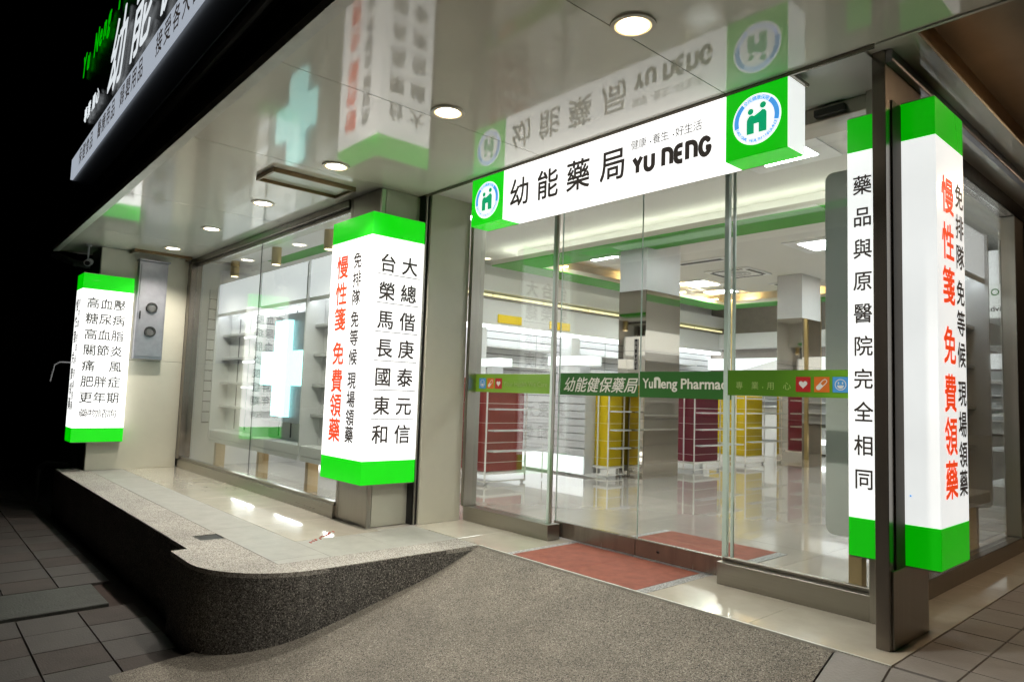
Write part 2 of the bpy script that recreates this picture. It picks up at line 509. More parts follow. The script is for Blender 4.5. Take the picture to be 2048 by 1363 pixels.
XR, YR, UP = (1, 0, 0), (0, 1, 0), (0, 0, 1)      # right-vectors for a -Y-facing face and for a +X-facing face
MATHPI = math.pi

# ================================================================== SETTING: ground
def prof(y):
    P = [(-40, -.56), (1.0, -.56), (1.5, -.525), (2.0, -.41), (2.5, -.29), (2.86, -.20), (3.05, -.145), (3.25, -.07), (3.42, 0.0)]
    if y <= P[0][0]: return P[0][1]
    for (a, za), (b, zb) in zip(P[:-1], P[1:]):
        if y <= b: return za + (zb - za) * (y - a) / (b - a)
    return 0.0

g = G(); g.box(-60, 40, -60, 60, -1.2, -.67)
obj('ground', g, 'asphalt', kind='structure')

# ramp of washed aggregate in front of the door
g = G()
ys = [-3.0, .2, .6, 1.0, 1.5, 1.75, 2.0, 2.3, 2.6, 2.86, 3.03, 3.2, 3.35, 3.416]
xs = [-4.6, -4.12, -3.4, -2.7, -2.0, -1.452]
vv = [[g.bm.verts.new((x, y, prof(y) - (0.004 if y > 3.4 else 0))) for x in xs] for y in ys]
for i in range(len(ys) - 1):
    for j in range(len(xs) - 1):
        g.bm.faces.new((vv[i][j], vv[i][j + 1], vv[i + 1][j + 1], vv[i + 1][j]))
obj('entrance_ramp', g, 'ramp', kind='structure')

# left pavement with pavers
g = G(); g.box(-16, -4.6, -6, 1.62, -.66, -.578)
pave = obj('pavement', g, 'dirt', kind='structure')
pm = {}
def paver(parent, x0, x1, y0, y1, m, zf=lambda y: -.555, th=.03, nm='paver'):
    gg = G()
    x0 += .0015; x1 -= .0015; y0 += .0025; y1 -= .0025
    z0, z1 = zf(y0), zf(y1); j = random.uniform(-.0015, .0015)
    a = [gg.bm.verts.new(p) for p in ((x0, y0, z0 - th), (x1, y0, z0 - th), (x1, y1, z1 - th), (x0, y1, z1 - th))]
    b = [gg.bm.verts.new(p) for p in ((x0 + .003, y0 + .003, z0 + j), (x1 - .003, y0 + .003, z0 + j), (x1 - .003, y1 - .003, z1 + j), (x0 + .003, y1 - .003, z1 + j))]
    gg.bm.faces.new(b)
    for i in range(4): gg.bm.faces.new((a[i], a[(i + 1) % 4], b[(i + 1) % 4], b[i]))
    return obj(nm, gg, m, parent)
for i in range(22):
    for j in range(6):
        x0 = -4.45 - (i + 1) * .385; y0 = 1.51 - (j + 1) * .375
        cx = x0 + .19; cy = y0 + .19
        if -6.78 < cx < -6.02 and cy < 1.36: continue
        if x0 > -4.86 and y0 > 1.2: continue
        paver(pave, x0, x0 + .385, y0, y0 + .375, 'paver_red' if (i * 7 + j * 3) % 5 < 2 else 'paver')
# dark service slab let into the pavement
t = thing('service_cover', 'dark cracked stone service cover set in the dim pavement left of the raised platform', 'drain cover', (-6.38, .4, -.58))
for k in range(3):
    g = G(); y1 = 1.36 - k * .8; g.box(-6.72, -6.07, y1 - .79, y1, -.6, -.548 - .002 * k, .006)
    obj('slab', g, 'slab_dark', t)

# pavement on the right of the ramp, 0.3 m tiles
g = G()
vv = [[g.bm.verts.new((x, y, prof(y) - .012)) for x in (-1.452, 3.0)] for y in ys[:-1] + [3.42]]
for i in range(len(vv) - 1): g.bm.faces.new((vv[i][0], vv[i][1], vv[i + 1][1], vv[i + 1][0]))
g.box(-1.2, 3.0, 3.421, 13, -.6, -.012)
side = obj('side_pavement', g, 'dirt', kind='structure')
rows = [3.42 + .0, 3.64, 3.94, 4.25]
y = 4.25
while y < 9.9: y += .31; rows.append(y)
cols = [-1.196, -.955, -.62, -.285, .05, .385, .72]
for a, b in zip(rows[:-1], rows[1:]):
    for c, d in zip(cols[:-1], cols[1:]):
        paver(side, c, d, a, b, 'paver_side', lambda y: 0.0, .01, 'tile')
rows2 = [3.416, 3.10, 2.79, 2.48, 2.17, 1.86]
for b, a in zip(rows2[:-1], rows2[1:]):
    for c, d in zip([-1.446, -1.2] + cols[1:-1], [-1.2] + cols[1:]):
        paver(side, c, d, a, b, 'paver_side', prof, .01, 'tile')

# raised platform with rounded corner
yf = lambda x: 1.50 if x > -5.135 else 1.615
pts = [(-10.55, 3.05), (-10.55, 1.62), (-5.14, 1.615), (-5.135, 1.505), (-4.75, 1.50)]
pts += [(-4.75 + .62 * math.sin(math.radians(a)), 2.12 - .62 * math.cos(math.radians(a))) for a in range(6, 91, 8)]
pts += [(-4.125, 2.3), (-4.12, 3.416), (-10.54, 3.42)]
pts = pts[1:]
g = G()
hole = (-5.52, -5.37, 1.78, 1.935)
top = G()
g.prism(pts, -.66, -.006)
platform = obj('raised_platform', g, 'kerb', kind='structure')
# surface layers
g = G(); g.prism([(-10.551, 1.619), (-5.545, 1.619), (-5.545, 1.945), (-10.56, 1.945)], -.03, 0.0)
g.prism([(-5.545, 1.614), (-5.141, 1.614), (-5.136, 1.504), (-4.75, 1.499), (-4.75, 1.77), (-5.545, 1.77)], -.03, 0.0005)
g.prism([(-5.355, 1.77), (-4.75, 1.77), (-4.75, 1.945), (-5.355, 1.945)], -.03, 0.0)
cpt = [(-4.75 + .621 * math.sin(math.radians(a)), 2.12 - .621 * math.cos(math.radians(a))) for a in range(0, 91, 6)]
g.prism([(-4.75, 1.499)] + cpt[1:] + [(-4.119, 3.416), (-4.388, 3.416), (-4.388, 1.945), (-4.75, 1.945)], -.03, 0.0003)
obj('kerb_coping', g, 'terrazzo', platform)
g = G(); g.box(-5.545, -5.355, 1.77, 1.945, -.12, -.0045); obj('recess_shade', g, 'black', platform)  # flat black plate painted as the dark of a hole
for k in range(11):      # grey stone strip tiles
    x0 = -10.5 + k * .6; x1 = min(x0 + .6, -4.39)
    g = G(); g.box(x0 + .001, x1 - .001, 1.948, 2.325, -.028, .0005 + .0004 * (k % 2), .001)
    obj('tile', g, 'grey_tile', platform)
for y0, y1, xa, xb in ((2.327, 2.85, -4.96, -4.39), (2.852, 3.414, -5.02, -4.39)):
    g = G(); g.box(xa, xb, y0, y1, -.028, .0006, .001); obj('tile', g, 'grey_tile', platform)
for k in range(7):       # polished beige tiles by the window
    x0 = -10.5 + k * .8; x1 = min(x0 + .8, -4.963)
    g = G(); g.box(x0 + .0012, x1 - .0012, 2.327, 3.06, -.028, .0007 + .0003 * (k % 2), .001)
    obj('tile', g, 'porcelain', platform)
# door threshold strip and strip along the right side
g = G(); g.box(-5.03, -1.2, 3.42, 4.2, -.2, -.008); g.box(-1.505, -1.2, 4.2, 10.0, -.2, -.008)
thr = obj('threshold', g, 'grout', kind='structure')
g = G(); g.box(-4.12, -1.2, 3.408, 3.424, -.1, .0015); obj('border', g, 'white_trim', thr)
for a, b in ((-5.02, -4.4), (-4.4, -3.81), (-2.56, -1.9), (-1.9, -1.2)):
    g = G(); g.box(a + .001, b - .001, 3.426, 4.2, -.007, .0005, .001); obj('tile', g, 'porcelain', thr)
yy = 4.2
while yy < 9.9:
    g = G(); g.box(-1.50, -1.2, yy + .001, yy + .599, -.007, .0004, .001); obj('tile', g, 'porcelain', thr); yy += .6
g = G(); g.box(-3.81, -3.755, 3.426, 4.2, -.007, .001); g.box(-2.635, -2.561, 3.426, 4.2, -.007, .001); g.box(-3.755, -2.635, 4.12, 4.2, -.007, .001)
obj('mat_border', g, 'terr_border', thr)
t = thing('door_mat', 'brick red rubber mat set in the floor just outside the sliding doors', 'mat', (-3.2, 3.77, 0))
for a, b in ((-3.753, -3.196), (-3.194, -2.637)):
    g = G(); g.box(a, b, 3.428, 4.118, -.006, .002, .001); obj('mat_half', g, 'redmat', t)
t = thing('door_mat', 'brick red rubber mat on the shop floor behind the sliding doors', 'mat', (-3.15, 4.95, 0))
for a, b in ((-3.62, -3.131), (-3.129, -2.64)):
    g = G(); g.box(a, b, 4.58, 5.2, .001, .004, .001); obj('mat_half', g, 'redmat', t)
g = G(); g.box(-2.64, -2.56, 4.58, 5.2, .001, .0035); obj('mat_border', g, 'terr_border', t)
g = G(); g.box(-3.68, -3.62, 4.58, 5.2, .001, .0035); obj('mat_border', g, 'terr_border', t)
# scraps on the platform
g = G()
for k in range(16):
    x = -5.15 + k * .018 + random.uniform(-.01, .01); yv = 2.72 - k * .021 + random.uniform(-.01, .01)
    g.box(x, x + random.uniform(.01, .035), yv, yv + random.uniform(.005, .012), .0012, .004)
tag(obj('masking_tape', g, 'redtape', kind='stuff'), 'torn line of red tape stuck to the floor tiles left of the middle pillar', 'tape')

# ================================================================== SETTING: interior shell
g = G(); g.prism([(-10.4, 3.06), (-5.1, 3.06), (-5.1, 4.2), (-1.5, 4.2), (-1.5, 16.6), (-10.4, 16.6)], -.3, -.006)
ifl = obj('shop_floor', g, 'grout', kind='structure')
proto = None
for i in range(12):
    for j in range(17):
        x0 = -10.4 + i * .8; y0 = 3.06 + j * .8
        x1 = min(x0 + .8, -1.56); y1 = min(y0 + .8, 16.55)
        if x1 - x0 < .05: continue
        if y1 < 4.3 and x0 > -4.9: y0 = max(y0, 4.2)
        if y1 - y0 < .03: continue
        if x1 - x0 > .79 and y1 - y0 > .79:
            if proto is None:
                gg = G(); gg.box(.001, .799, .001, .799, -.005, 0.0)
                proto = obj('tile', gg, 'ifloor', ifl); proto.location = (x0, y0, 0)
            else:
                c = proto.copy(); COL.objects.link(c); c.parent = ifl; c.location = (x0, y0, 0)
        else:
            gg = G(); gg.box(x0 + .001, x1 - .001, y0 + .001, y1 - .001, -.005, 0.0); obj('tile', gg, 'ifloor', ifl)

g = G(); g.box(-10.4, -1.5, 4.25, 16.6, 3.69, 3.9)
g.box(-10.4, -5.1, 3.2, 4.25, 3.69, 3.9)
ceil = obj('shop_ceiling', g, 'int_ceiling', kind='structure')
g = G(); g.box(-10.4, -5.1, 3.1, 3.9, 2.97, 3.69); obj('window_bulkhead', g, 'bulk', ceil)
g = G(); g.box(-9.9, -5.1, 3.905, 4.2, 2.99, 3.05); obj('green_soffit', g, 'int_green', ceil)

# ring-shaped dropped coffer
t = thing('coffer_frame', 'green dropped rectangular frame glowing with hidden lights under the shop ceiling', 'ceiling frame', (-5.7, 11.3, 3.69))
x0, x1, y0, y1, wx = -9.2, -2.75, 7.68, 14.95, .6
for a in ((x0, x1, y0, y0 + .68), (x0, x1, y1 - .6, y1), (x0, x0 + .58, y0 + .68, y1 - .6), (x1 - .58, x1, y0 + .68, y1 - .6)):
    g = G(); g.box(a[0], a[1], a[2], a[3], 3.40, 3.415); obj('green_underside', g, 'int_green', t)
    g = G(); g.box(a[0], a[1], a[2], a[3], 3.416, 3.49); obj('beam', g, 'int_beige', t)
for a in ((x0 + .28, x1 - .28, y0 + .36, y0 + .4), (x0 + .28, x1 - .28, y1 - .36, y1 - .32), (x0 + .28, x0 + .32, y0 + .4, y1 - .36), (x1 - .32, x1 - .28, y0 + .4, y1 - .36)):
    g = G(); g.box(*a, 3.49, 3.69); obj('glow_divider', g, 'int_ceiling', t)  # upright divider added so cool and warm glow stay apart
for a in ((x0 + .15, x1 - .15, y0 + .12, y0 + .16), (x0 + .12, x0 + .16, y0 + .2, y1 - .2), (x0 + .15, x1 - .15, y1 - .16, y1 - .12)):
    g = G(); g.box(*a, 3.491, 3.51); obj('light_strip', g, 'glow_green', t)
wl = []
for yv in (8.9, 10.9, 12.6, 13.9): wl.append((x0 + .52, yv))
for xv in (-8.4, -6.9, -5.1, -3.5): wl.append((xv, y0 + .54)); wl.append((xv + .3, y1 - .48))
for xv, yv in wl:
    g = G(); g.box(xv - .16, xv + .16, yv - .02, yv + .02, 3.491, 3.505); obj('warm_lamp', g, 'glow_warm', t)

def light_panel(cx, cy, z, sx, sy, label):
    if z == 3.69 and cy > 8.5: cx, cy, z = cx * .965, cy * .965, 3.60
    t = thing('ceiling_light', label, 'ceiling light', (cx, cy, z), 'square recessed lights in the shop ceiling')
    g = G(); f = .17
    g.box(cx - sx / 2, cx + sx / 2, cy - sy / 2, cy - sy / 2 + f, z - .015, z - .002)
    g.box(cx - sx / 2, cx + sx / 2, cy + sy / 2 - f, cy + sy / 2, z - .015, z - .002)
    g.box(cx - sx / 2, cx - sx / 2 + f, cy - sy / 2 + f, cy + sy / 2 - f, z - .015, z - .002)
    g.box(cx + sx / 2 - f, cx + sx / 2, cy - sy / 2 + f, cy + sy / 2 - f, z - .015, z - .002)
    obj('frame', g, 'int_white', t)
    g = G(); g.box(cx - sx / 2 + f, cx + sx / 2 - f, cy - sy / 2 + f, cy + sy / 2 - f, z - .008, z - .003)
    obj('diffuser', g, 'lightpanel', t)
light_panel(-4.68, 10.75, 3.69, .95, .95, 'bright square ceiling light nearest the right door panel, inside the green frame')
light_panel(-8.3, 12.8, 3.69, .95, .95, 'bright square ceiling light half hidden by the front mirrored pillar')
light_panel(-8.5, 14.0, 3.69, 1.0, .7, 'bright square ceiling light deepest in the shop behind the round air vent')
light_panel(-8.1, 9.2, 3.69, .9, .9, 'bright square ceiling light left of the front mirrored pillar by the warm corner')
light_panel(-4.68, 13.3, 3.69, .95, .95, 'bright square ceiling light beyond the rear mirrored pillar')
light_panel(-3.3, 6.5, 3.69, .9, .9, 'large square ceiling light just right of the sign over the doors, outside the green frame')
light_panel(-7.6, 5.8, 3.69, .9, .9, 'square ceiling light near the window displays')
light_panel(-5.4, 5.6, 3.69, .9, .9, 'square ceiling light above the floor behind the left glass panel')

g = G(); g.box(-8.35, -3.6, 8.62, 14.08, 3.601, 3.625)
obj('dropped_panel', g, 'int_ceiling', ceil)
t = thing('air_vent', 'white square air conditioning cassette with round grille in the shop ceiling', 'air vent', (-6.75, 11.7, 3.6))
g = G(); g.box(-7.2, -6.3, 11.25, 12.15, 3.575, 3.598, .005); obj('panel', g, 'int_white', t)
for k in range(4):
    a = k * MATHPI / 2
    cx, cy = -6.75 + .37 * math.cos(a), 11.7 + .37 * math.sin(a)
    g = G()
    for q in range(-4, 5):
        if k % 2 == 0: g.box(cx - .035, cx + .035, cy + q * .07 - .025, cy + q * .07 + .025, 3.57, 3.5755)
        else: g.box(cx + q * .07 - .025, cx + q * .07 + .025, cy - .035, cy + .035, 3.57, 3.5755)
    obj('slot', g, 'slot', t)
g = G(); g.ring((-6.75, 11.7, 3.565), 'z', .2, .24, .01); g.ring((-6.75, 11.7, 3.565), 'z', .12, .16, .01); g.cyl((-6.75, 11.7, 3.565), 'z', .08, .01); obj('round_grille', g, 'int_grey', t)
for (cx, cy, lab) in ((-6.7, 10.37, 'slim dark linear vent slot in the ceiling beside the front mirrored pillar'), (-6.4, 13.3, 'slim dark linear vent slot in the ceiling near the rear mirrored pillar')):
    t = thing('vent_slot', lab, 'air vent', (cx, cy, 3.69), 'linear ceiling vents')
    g = G(); g.box(cx - .5, cx + .5, cy - .14, cy + .14, 3.585, 3.598); obj('frame', g, 'int_white', t)
    g = G(); g.box(cx - .42, cx + .42, cy - .06, cy + .06, 3.58, 3.5855); obj('slot', g, 'slot', t)

for (cx, cy, lab) in ((-9.85, 8.1, 'small round ceiling spot at the far left of the shop beyond the left glass panel'), (-9.85, 10.6, 'small round ceiling spot above the yellow sign boards')):
    t = thing('ceiling_spot', lab, 'ceiling spot', (cx, cy, 3.69), 'small round spots in the shop ceiling')
    g = G(); g.ring((cx, cy, 3.68), 'z', .08, .11, .009); obj('trim_ring', g, 'int_white', t)
    g = G(); g.cyl((cx, cy, 3.682), 'z', .079, .005); obj('lamp', g, 'dl_dim', t)

# left interior wall, with slat boards
g = G(); g.box(-10.45, -10.33, 3.1, 16.6, 0, 3.69)
lw = obj('wall_left', g, 'bulk', kind='structure')
g = G(); g.box(-10.3295, -10.325, 3.31, 16.5, .6, 2.42); obj('slat_backing', g, 'slot', lw)
z = .62
while z < 2.40:
    for yv in range(6):
        ya = 3.3 + yv * 2.2
        g = G(); g.box(-10.3245, -10.308, ya + .006, min(ya + 2.19, 16.5), z, z + .132, .002)
        obj('slat', g, 'slat', lw)
    z += .148
g = G(); g.box(-10.33, -10.0, 7.0, 16.5, 2.42, 2.47); obj('light_strip', g, 'glow', lw)
g = G(); g.box(-10.33, -9.95, 7.0, 16.5, 2.475, 2.95); obj('header', g, 'bulk', lw)
g = G(); g.box(-10.33, -9.9, 7.0, 16.5, 3.10, 3.4); obj('bulkhead', g, 'int_white', lw)
for k in range(7):
    g = G(); g.box(-9.97, -9.90, 7.0 + k * 1.35, 8.3 + k * 1.35, 3.0, 3.04); obj('cove_strip', g, 'cove_yellow', lw)
g = G(); g.box(-9.96, -9.9, 7.0, 16.5, 2.96, 2.995); obj('rail', g, 'brown', lw)
for i, (a, b, lab) in enumerate(((8.5, 9.12, 'deep yellow blank sign board high on the left slat wall'), (9.9, 10.5, 'paler yellow blank sign board beside the door edge on the left slat wall'), (12.6, 13.2, 'amber sign board farthest along the left slat wall'))):
    g = G(); g.box(-9.95, -9.92, a, b, 2.52, 2.68, .008)
    tag(obj('wall_sign', g, 'yellow_sign'), lab, 'sign', 'yellow boards along the slat wall')
# wall shelf bays
for k in range(3):
    t = thing('wall_shelf', ['white shelf bay on the left slat wall nearest the street', 'white shelf bay in the middle of the left slat wall', 'white shelf bay at the far end of the left slat wall'][k], 'shelf', (-10.31, 8.3 + k * 2.6, 0), 'shelf bays on the slat wall')
    ya, yb = 8.3 + k * 2.6, 10.2 + k * 2.6
    g = G(); g.box(-10.31, -9.9, ya, yb, 0, .55, .005); obj('cupboard', g, 'int_white', t)
    for z in (1.0, 1.35, 1.7, 2.05):
        g = G(); g.box(-10.305, -10.02, ya, yb, z, z + .02); obj('shelf', g, 'int_white', t)
    g = G(); g.box(-10.31, -9.98, ya - .28, ya - .02, .6, 2.41); obj('side_panel', g, 'int_white', t)
# back wall and right wall
g = G(); g.box(-10.45, -1.4, 16.55, 16.7, 0, 3.69)
bw = obj('wall_back', g, 'brown', kind='structure')
g = G(); g.box(-10.3, -5.6, 16.3, 16.549, 2.55, 2.95, .01); obj('header', g, 'int_white', bw)
g = G(); g.box(-10.3, -1.6, 16.35, 16.549, 2.0, 2.3, .01); obj('light_band', g, 'header_lit', bw)
g = G(); g.box(-10.2, -1.6, 16.45, 16.549, .7, 1.95, .01); obj('panel', g, 'int_grey', bw)
g = G(); g.box(-10.2, -5.0, 16.0, 16.5, .03, .62, .01); obj('cupboard', g, 'int_white', bw)
g = G(); g.box(-10.1, -5.1, 15.99, 15.999, .25, .36); obj('light_strip', g, 'glow', bw)
for z in (.95, 1.2, 1.45, 1.7):
    g = G(); g.box(-10.2, -1.6, 16.25, 16.449, z, z + .02); obj('shelf', g, 'int_white', bw)
g = G(); g.box(-1.64, -1.5, 7.35, 16.55, 0, 3.69)
rw = obj('wall_right', g, 'bulk', kind='structure')
g = G(); g.box(-2.3, -1.65, 8.3, 15.5, 2.35, 2.8, .01); obj('header', g, 'header_lit', rw)
for z in (.4, .75, 1.1, 1.45, 1.8, 2.1):
    g = G(); g.box(-2.05, -1.645, 8.3, 15.5, z, z + .02); obj('shelf', g, 'int_white', rw)

# tall service counter block at the back (white wedge canopy and counter)
t = thing('service_counter', 'white service counter with sloping canopy at the back of the shop behind the doors', 'counter', (-7.9, 14.6, 0))
g = G(); g.box(-9.1, -6.9, 14.3, 14.9, 0, 1.05, .01); obj('base', g, 'int_white', t)
g = G(); g.box(-9.2, -6.8, 14.2, 15.0, 1.055, 1.1, .008); obj('worktop', g, 'int_grey', t)
g = G(); a = [g.bm.verts.new(p) for p in ((-8.9, 14.5, 1.72), (-6.9, 14.5, 1.72), (-6.9, 14.5, 2.25), (-8.9, 15.1, 1.72), (-6.9, 15.1, 1.72), (-6.9, 15.1, 2.25))]
for f in ((0, 1, 2), (3, 5, 4), (0, 3, 4, 1), (1, 4, 5, 2), (2, 5, 3, 0)): g.bm.faces.new([a[i] for i in f])
obj('canopy', g, 'int_white', t)
for xv in (-8.85, -7.0):
    g = G(); g.box(xv, xv + .05, 14.75, 14.8, 1.1, 1.72); obj('post', g, 'int_white', t)
for i, (xv, yv) in enumerate(((-7.95, 13.6), (-6.35, 14.25), (-5.1, 14.3))):
    g = G(); g.box(xv - .035, xv + .035, yv - .035, yv + .035, 0, 3.395, .005)
    tag(obj('brass_post', g, 'brass'), ['slim brass coloured post rising to the green frame left of the rear mirrored pillar', 'slim brass coloured post just behind the rear mirrored pillar', 'slim brass coloured post right of the rear mirrored pillar'][i], 'post', 'slim brass posts')

# low slatted partition with lit kick panel
t = thing('low_partition', 'white low slatted partition with a glowing kick panel between red and yellow stands', 'partition', (-8.0, 7.55, 0))
g = G(); g.box(-9.3, -6.78, 7.56, 7.9, .04, 1.5); obj('carcass', g, 'int_grey', t)
g = G(); g.box(-9.28, -6.8, 7.545, 7.559, .03, .285); obj('kick_panel', g, 'header_lit', t)
z = .3
while z < 1.48:
    g = G(); g.box(-9.3, -6.78, 7.535, 7.559, z, z + .096, .002); obj('slat', g, 'slat', t); z += .108
t2 = None
for xa, xb, yv, zb, lab in ((-7.6, -6.75, 7.7, 1.505, 'long glowing white box on top of the low slatted partition'), (-9.3, -8.75, 7.7, 1.505, 'small glowing white box at the left end of the low slatted partition')):
    t = thing('display_box', lab, 'display box', ((xa + xb) / 2, yv, zb), 'glowing boxes on the partition')
    g = G(); g.box(xa, xb, yv - .15, yv + .15, zb + .12, zb + .26, .008); obj('lit_body', g, 'header_lit', t)
    g = G(); g.box(xa + .2, xb - .2, yv - .12, yv + .12, zb, zb + .119); obj('stand', g, 'int_white', t)

# mirrored pillars
def mirror_pillar(x0, x1, y0, y1, ztop, label):
    t = thing('mirrored_pillar', label, 'pillar', ((x0 + x1) / 2, (y0 + y1) / 2, 0), 'mirrored pillars inside the shop')
    g = G(); g.box(x0, x1, y0, y1, .0, 2.765, .003); obj('steel_cladding', g, 'mirror', t)
    g = G(); g.box(x0 + .004, x1 - .004, y0 + .004, y1 - .004, 2.766, ztop); obj('upper_cladding', g, 'int_grey', t)
    g = G(); g.box(x0 - .002, x1 + .002, y0 - .002, y1 + .002, .86, .863); obj('joint', g, 'slot', t)
    g = G(); g.box(x0 - .002, x1 + .002, y0 - .002, y1 + .002, 1.86, 1.863); obj('joint', g, 'slot', t)
mirror_pillar(-6.68, -6.17, 8.14, 9.0, 3.69, 'broad mirrored pillar seen between the two sliding door leaves')
mirror_pillar(-6.36, -5.87, 12.47, 13.25, 3.69, 'smaller mirrored pillar deeper in the shop on the right')

# gondola stands
def gondola(xc, yc, panel, L, H, label, shelf_end=.45):
    """xc, yc: front right floor corner"""
    t = thing('display_stand', label, 'display stand', (xc, yc, 0), 'coloured display stands in a row')
    xa, xb, ya, yb = xc - .85, xc - .03, yc + .03, yc + L
    g = G(); g.box(xa, xb, ya, yb, .13, .16); obj('deck', g, 'wire', t)
    g = G(); g.box(xa + .04, xb - .03, ya + .04, yb - .02, .165, H, .004); obj('core_panel', g, panel, t)
    for (px, py) in ((xb, ya), (xb, yb), (xa, ya), (xb - .2, ya)):
        g = G(); g.box(px - .008, px + .008, py - .008, py + .008, .02, H + .06); obj('upright', g, 'wire', t)
    z = .28
    while z < H:
        g = G(); g.box(xb - .006, xb + .004, ya, yb, z, z + .006); g.box(xa, xb, ya - .006, ya + .002, z, z + .004); obj('wire_rail', g, 'wire', t); z += .25
    for z in (.42, .68, .95, 1.22):
        if z > H: break
        g = G(); g.box(xb + .006, xb + .13, ya + .02, yb + shelf_end, z, z + .02)
        g.box(xb - .45, xb + .005, yb + .02, yb + shelf_end, z, z + .02); obj('shelf', g, 'int_grey', t)
    g = G(); g.box(xa, xb + .01, ya - .015, ya + .005, .035, .05); g.box(xb - .01, xb + .01, ya, yb, .035, .05); obj('foot_rail', g, 'wire', t)
    for (px, py) in ((xb - .02, ya + .03), (xb - .02, yb - .03), (xa + .03, ya + .03)):
        g = G(); g.cyl((px - .01, py, .025), 'x', .025, .02, 12); obj('castor', g, 'int_grey', t)
    g = G(); g.tube([(xb - .1, yb + shelf_end, .02), (xb - .1, yb + shelf_end, .5)], .006); obj('end_upright', g, 'wire', t)
    return t
gondola(-6.70, 5.60, 'red_panel', .72, 1.36, 'red display stand at the left, nearest the glass', .42)
gondola(-6.46, 7.70, 'yellow_panel', .38, 1.36, 'yellow display stand just left of the broad mirrored pillar', .02)
gondola(-6.32, 9.68, 'maroon_panel', .80, 1.36, 'maroon display stand just right of the broad mirrored pillar', .55)
gondola(-6.58, 11.75, 'yellow_panel', .72, 1.36, 'yellow display stand deepest in the shop beside the right glass panel', .6)

# hanging advice sign
t = thing('hanging_sign', 'white light box with green and black writing hanging inside the right corner window', 'sign', (-1.95, 8.0, 2.2))
g = G(); g.box(-2.55, -1.70, 8.0, 8.1, 2.07, 2.4, .005); obj('light_box', g, 'acrylic_soft', t)
g = G()
for k, ch in enumerate("處方諮詢"): cjk(g, ch, (-2.42 + k * .13, 7.999, 2.3), XR, UP, .12)
disc(g, (-1.83, 7.999, 2.32), XR, UP, .035, n=20, rin=.024)
obj('green_lettering', g, 'int_green', t, 'stuff')
g = G(); latin(g, "Prescription & Advice", (-2.40, 7.999, 2.13), XR, UP, .075, .012, width=.69); obj('lettering', g, 'ink', t, 'stuff')
for xv in (-2.45, -1.8):
    g = G(); g.tube([(xv, 8.05, 2.4), (xv, 8.05, 3.68)], .006); obj('hanger', g, 'wire', t)

# ================================================================== window display units
def unit_window(x0, x1, label, first):
    """bay facing the street between two side panels, y from 3.37 to 3.75"""
    t = thing('window_display', label, 'display unit', ((x0 + x1) / 2, 3.55, 0), 'display units behind the left window')
    ya, yb = 3.36, 3.70
    def side(xs):
        g = G(); r = .06
        prof_ = []
        for cy, cz, a0 in ((yb - r, .36 + r, -90), (yb - r, 2.60 - r, 0), (ya + r, 2.60 - r, 90), (ya + r, .36 + r, 180)):
            for a in range(0, 91, 15):
                aa = math.radians(a0 + a); prof_.append((cy + r * math.cos(aa), cz + r * math.sin(aa)))
        A = [g.bm.verts.new((xs - .014, p[0], p[1])) for p in prof_]; Bq = [g.bm.verts.new((xs + .014, p[0], p[1])) for p in prof_]
        g.bm.faces.new(A); g.bm.faces.new(list(reversed(Bq)))
        for i in range(len(A)): g.bm.faces.new((A[i], A[(i + 1) % len(A)], Bq[(i + 1) % len(A)], Bq[i]))
        obj('side_panel', g, 'int_white', t)
        g = G(); g.box(xs - .035, xs + .035, 3.47, 3.60, 0, .359, .003); obj('wooden_post', g, 'wood', t)
    side(x0)
    if first: side(x1)
    g = G(); g.box(x0 + .02, x1 - .02, 3.385, 3.395, 2.115, 2.159); obj('led_screen_lip', g, 'int_white', t)  # lip added to keep the strip out of view
    g = G(); g.box(x0 + .05, x1 - .05, 3.405, 3.43, 2.147, 2.158); obj('light_strip', g, 'led_added', t)  # unseen strip added to brighten the back panel and shelves
    g = G(); g.box(x0 + .02, x1 - .02, 3.58, 3.60, .5, 2.15); obj('back_panel', g, 'int_white', t)
    for k in range(1, 4):
        xs = x0 + (x1 - x0) * k / 4
        g = G(); g.box(xs - .010, xs + .010, 3.572, 3.5795, .55, 2.08); obj('slotted_upright', g, 'slot', t)
    g = G(); g.box(x0 + .02, x1 - .02, 3.38, 3.68, 2.16, 2.585, .01); obj('header_box', g, 'header_lit', t)
    for z in (.83, 1.16, 1.50, 1.83):
        g = G(); g.box(x0 + .018, x1 - .018, 3.47, 3.57, z, z + .035, .003); obj('shelf', g, 'int_grey', t)
    g = G(); g.box(x0 + .02, x1 - .02, 3.37, 3.385, .352, .399); obj('front_lip', g, 'int_white', t)
    g = G(); g.box(x0 + .02, x1 - .02, 3.37, 3.69, .40, .52, .01); obj('base_shelf', g, 'int_white', t)
    return t
bays = [(-10.15, -8.63), (-8.61, -7.25), (-7.23, -5.85)]
for i, (a, b) in enumerate(bays):
    unit_window(a, b, ['white shelving unit at the far left of the shop window', 'white shelving unit behind the glowing cross', 'white shelving unit partly hidden by the middle pillar sign'][i], i == 2)
for i, (xa, xb) in enumerate(((-9.57, -8.7), (-8.13, -7.40), (-6.87, -6.1))):
    g = G(); g.box(xa, xb, 3.53, 3.57, .372, .396)
    tag(obj('floor_tube', g, 'tube'), ['tube light under the base shelf at the far left of the window', 'tube light under the base shelf below the glowing cross', 'tube light under the base shelf beside the middle pillar'][i], 'tube light', 'tube lights in the window display')
for i, z in enumerate((1.80, 1.47, 1.13)):
    g = G(); g.box(-9.35, -8.68, 3.48, 3.50, z - .012, z + .008)
    tag(obj('shelf_light', g, 'glow'), ['upper white tube light under a shelf in the left window', 'middle white tube light under a shelf in the left window', 'lower white tube light under a shelf in the left window'][i], 'tube light', 'tube lights in the window display')
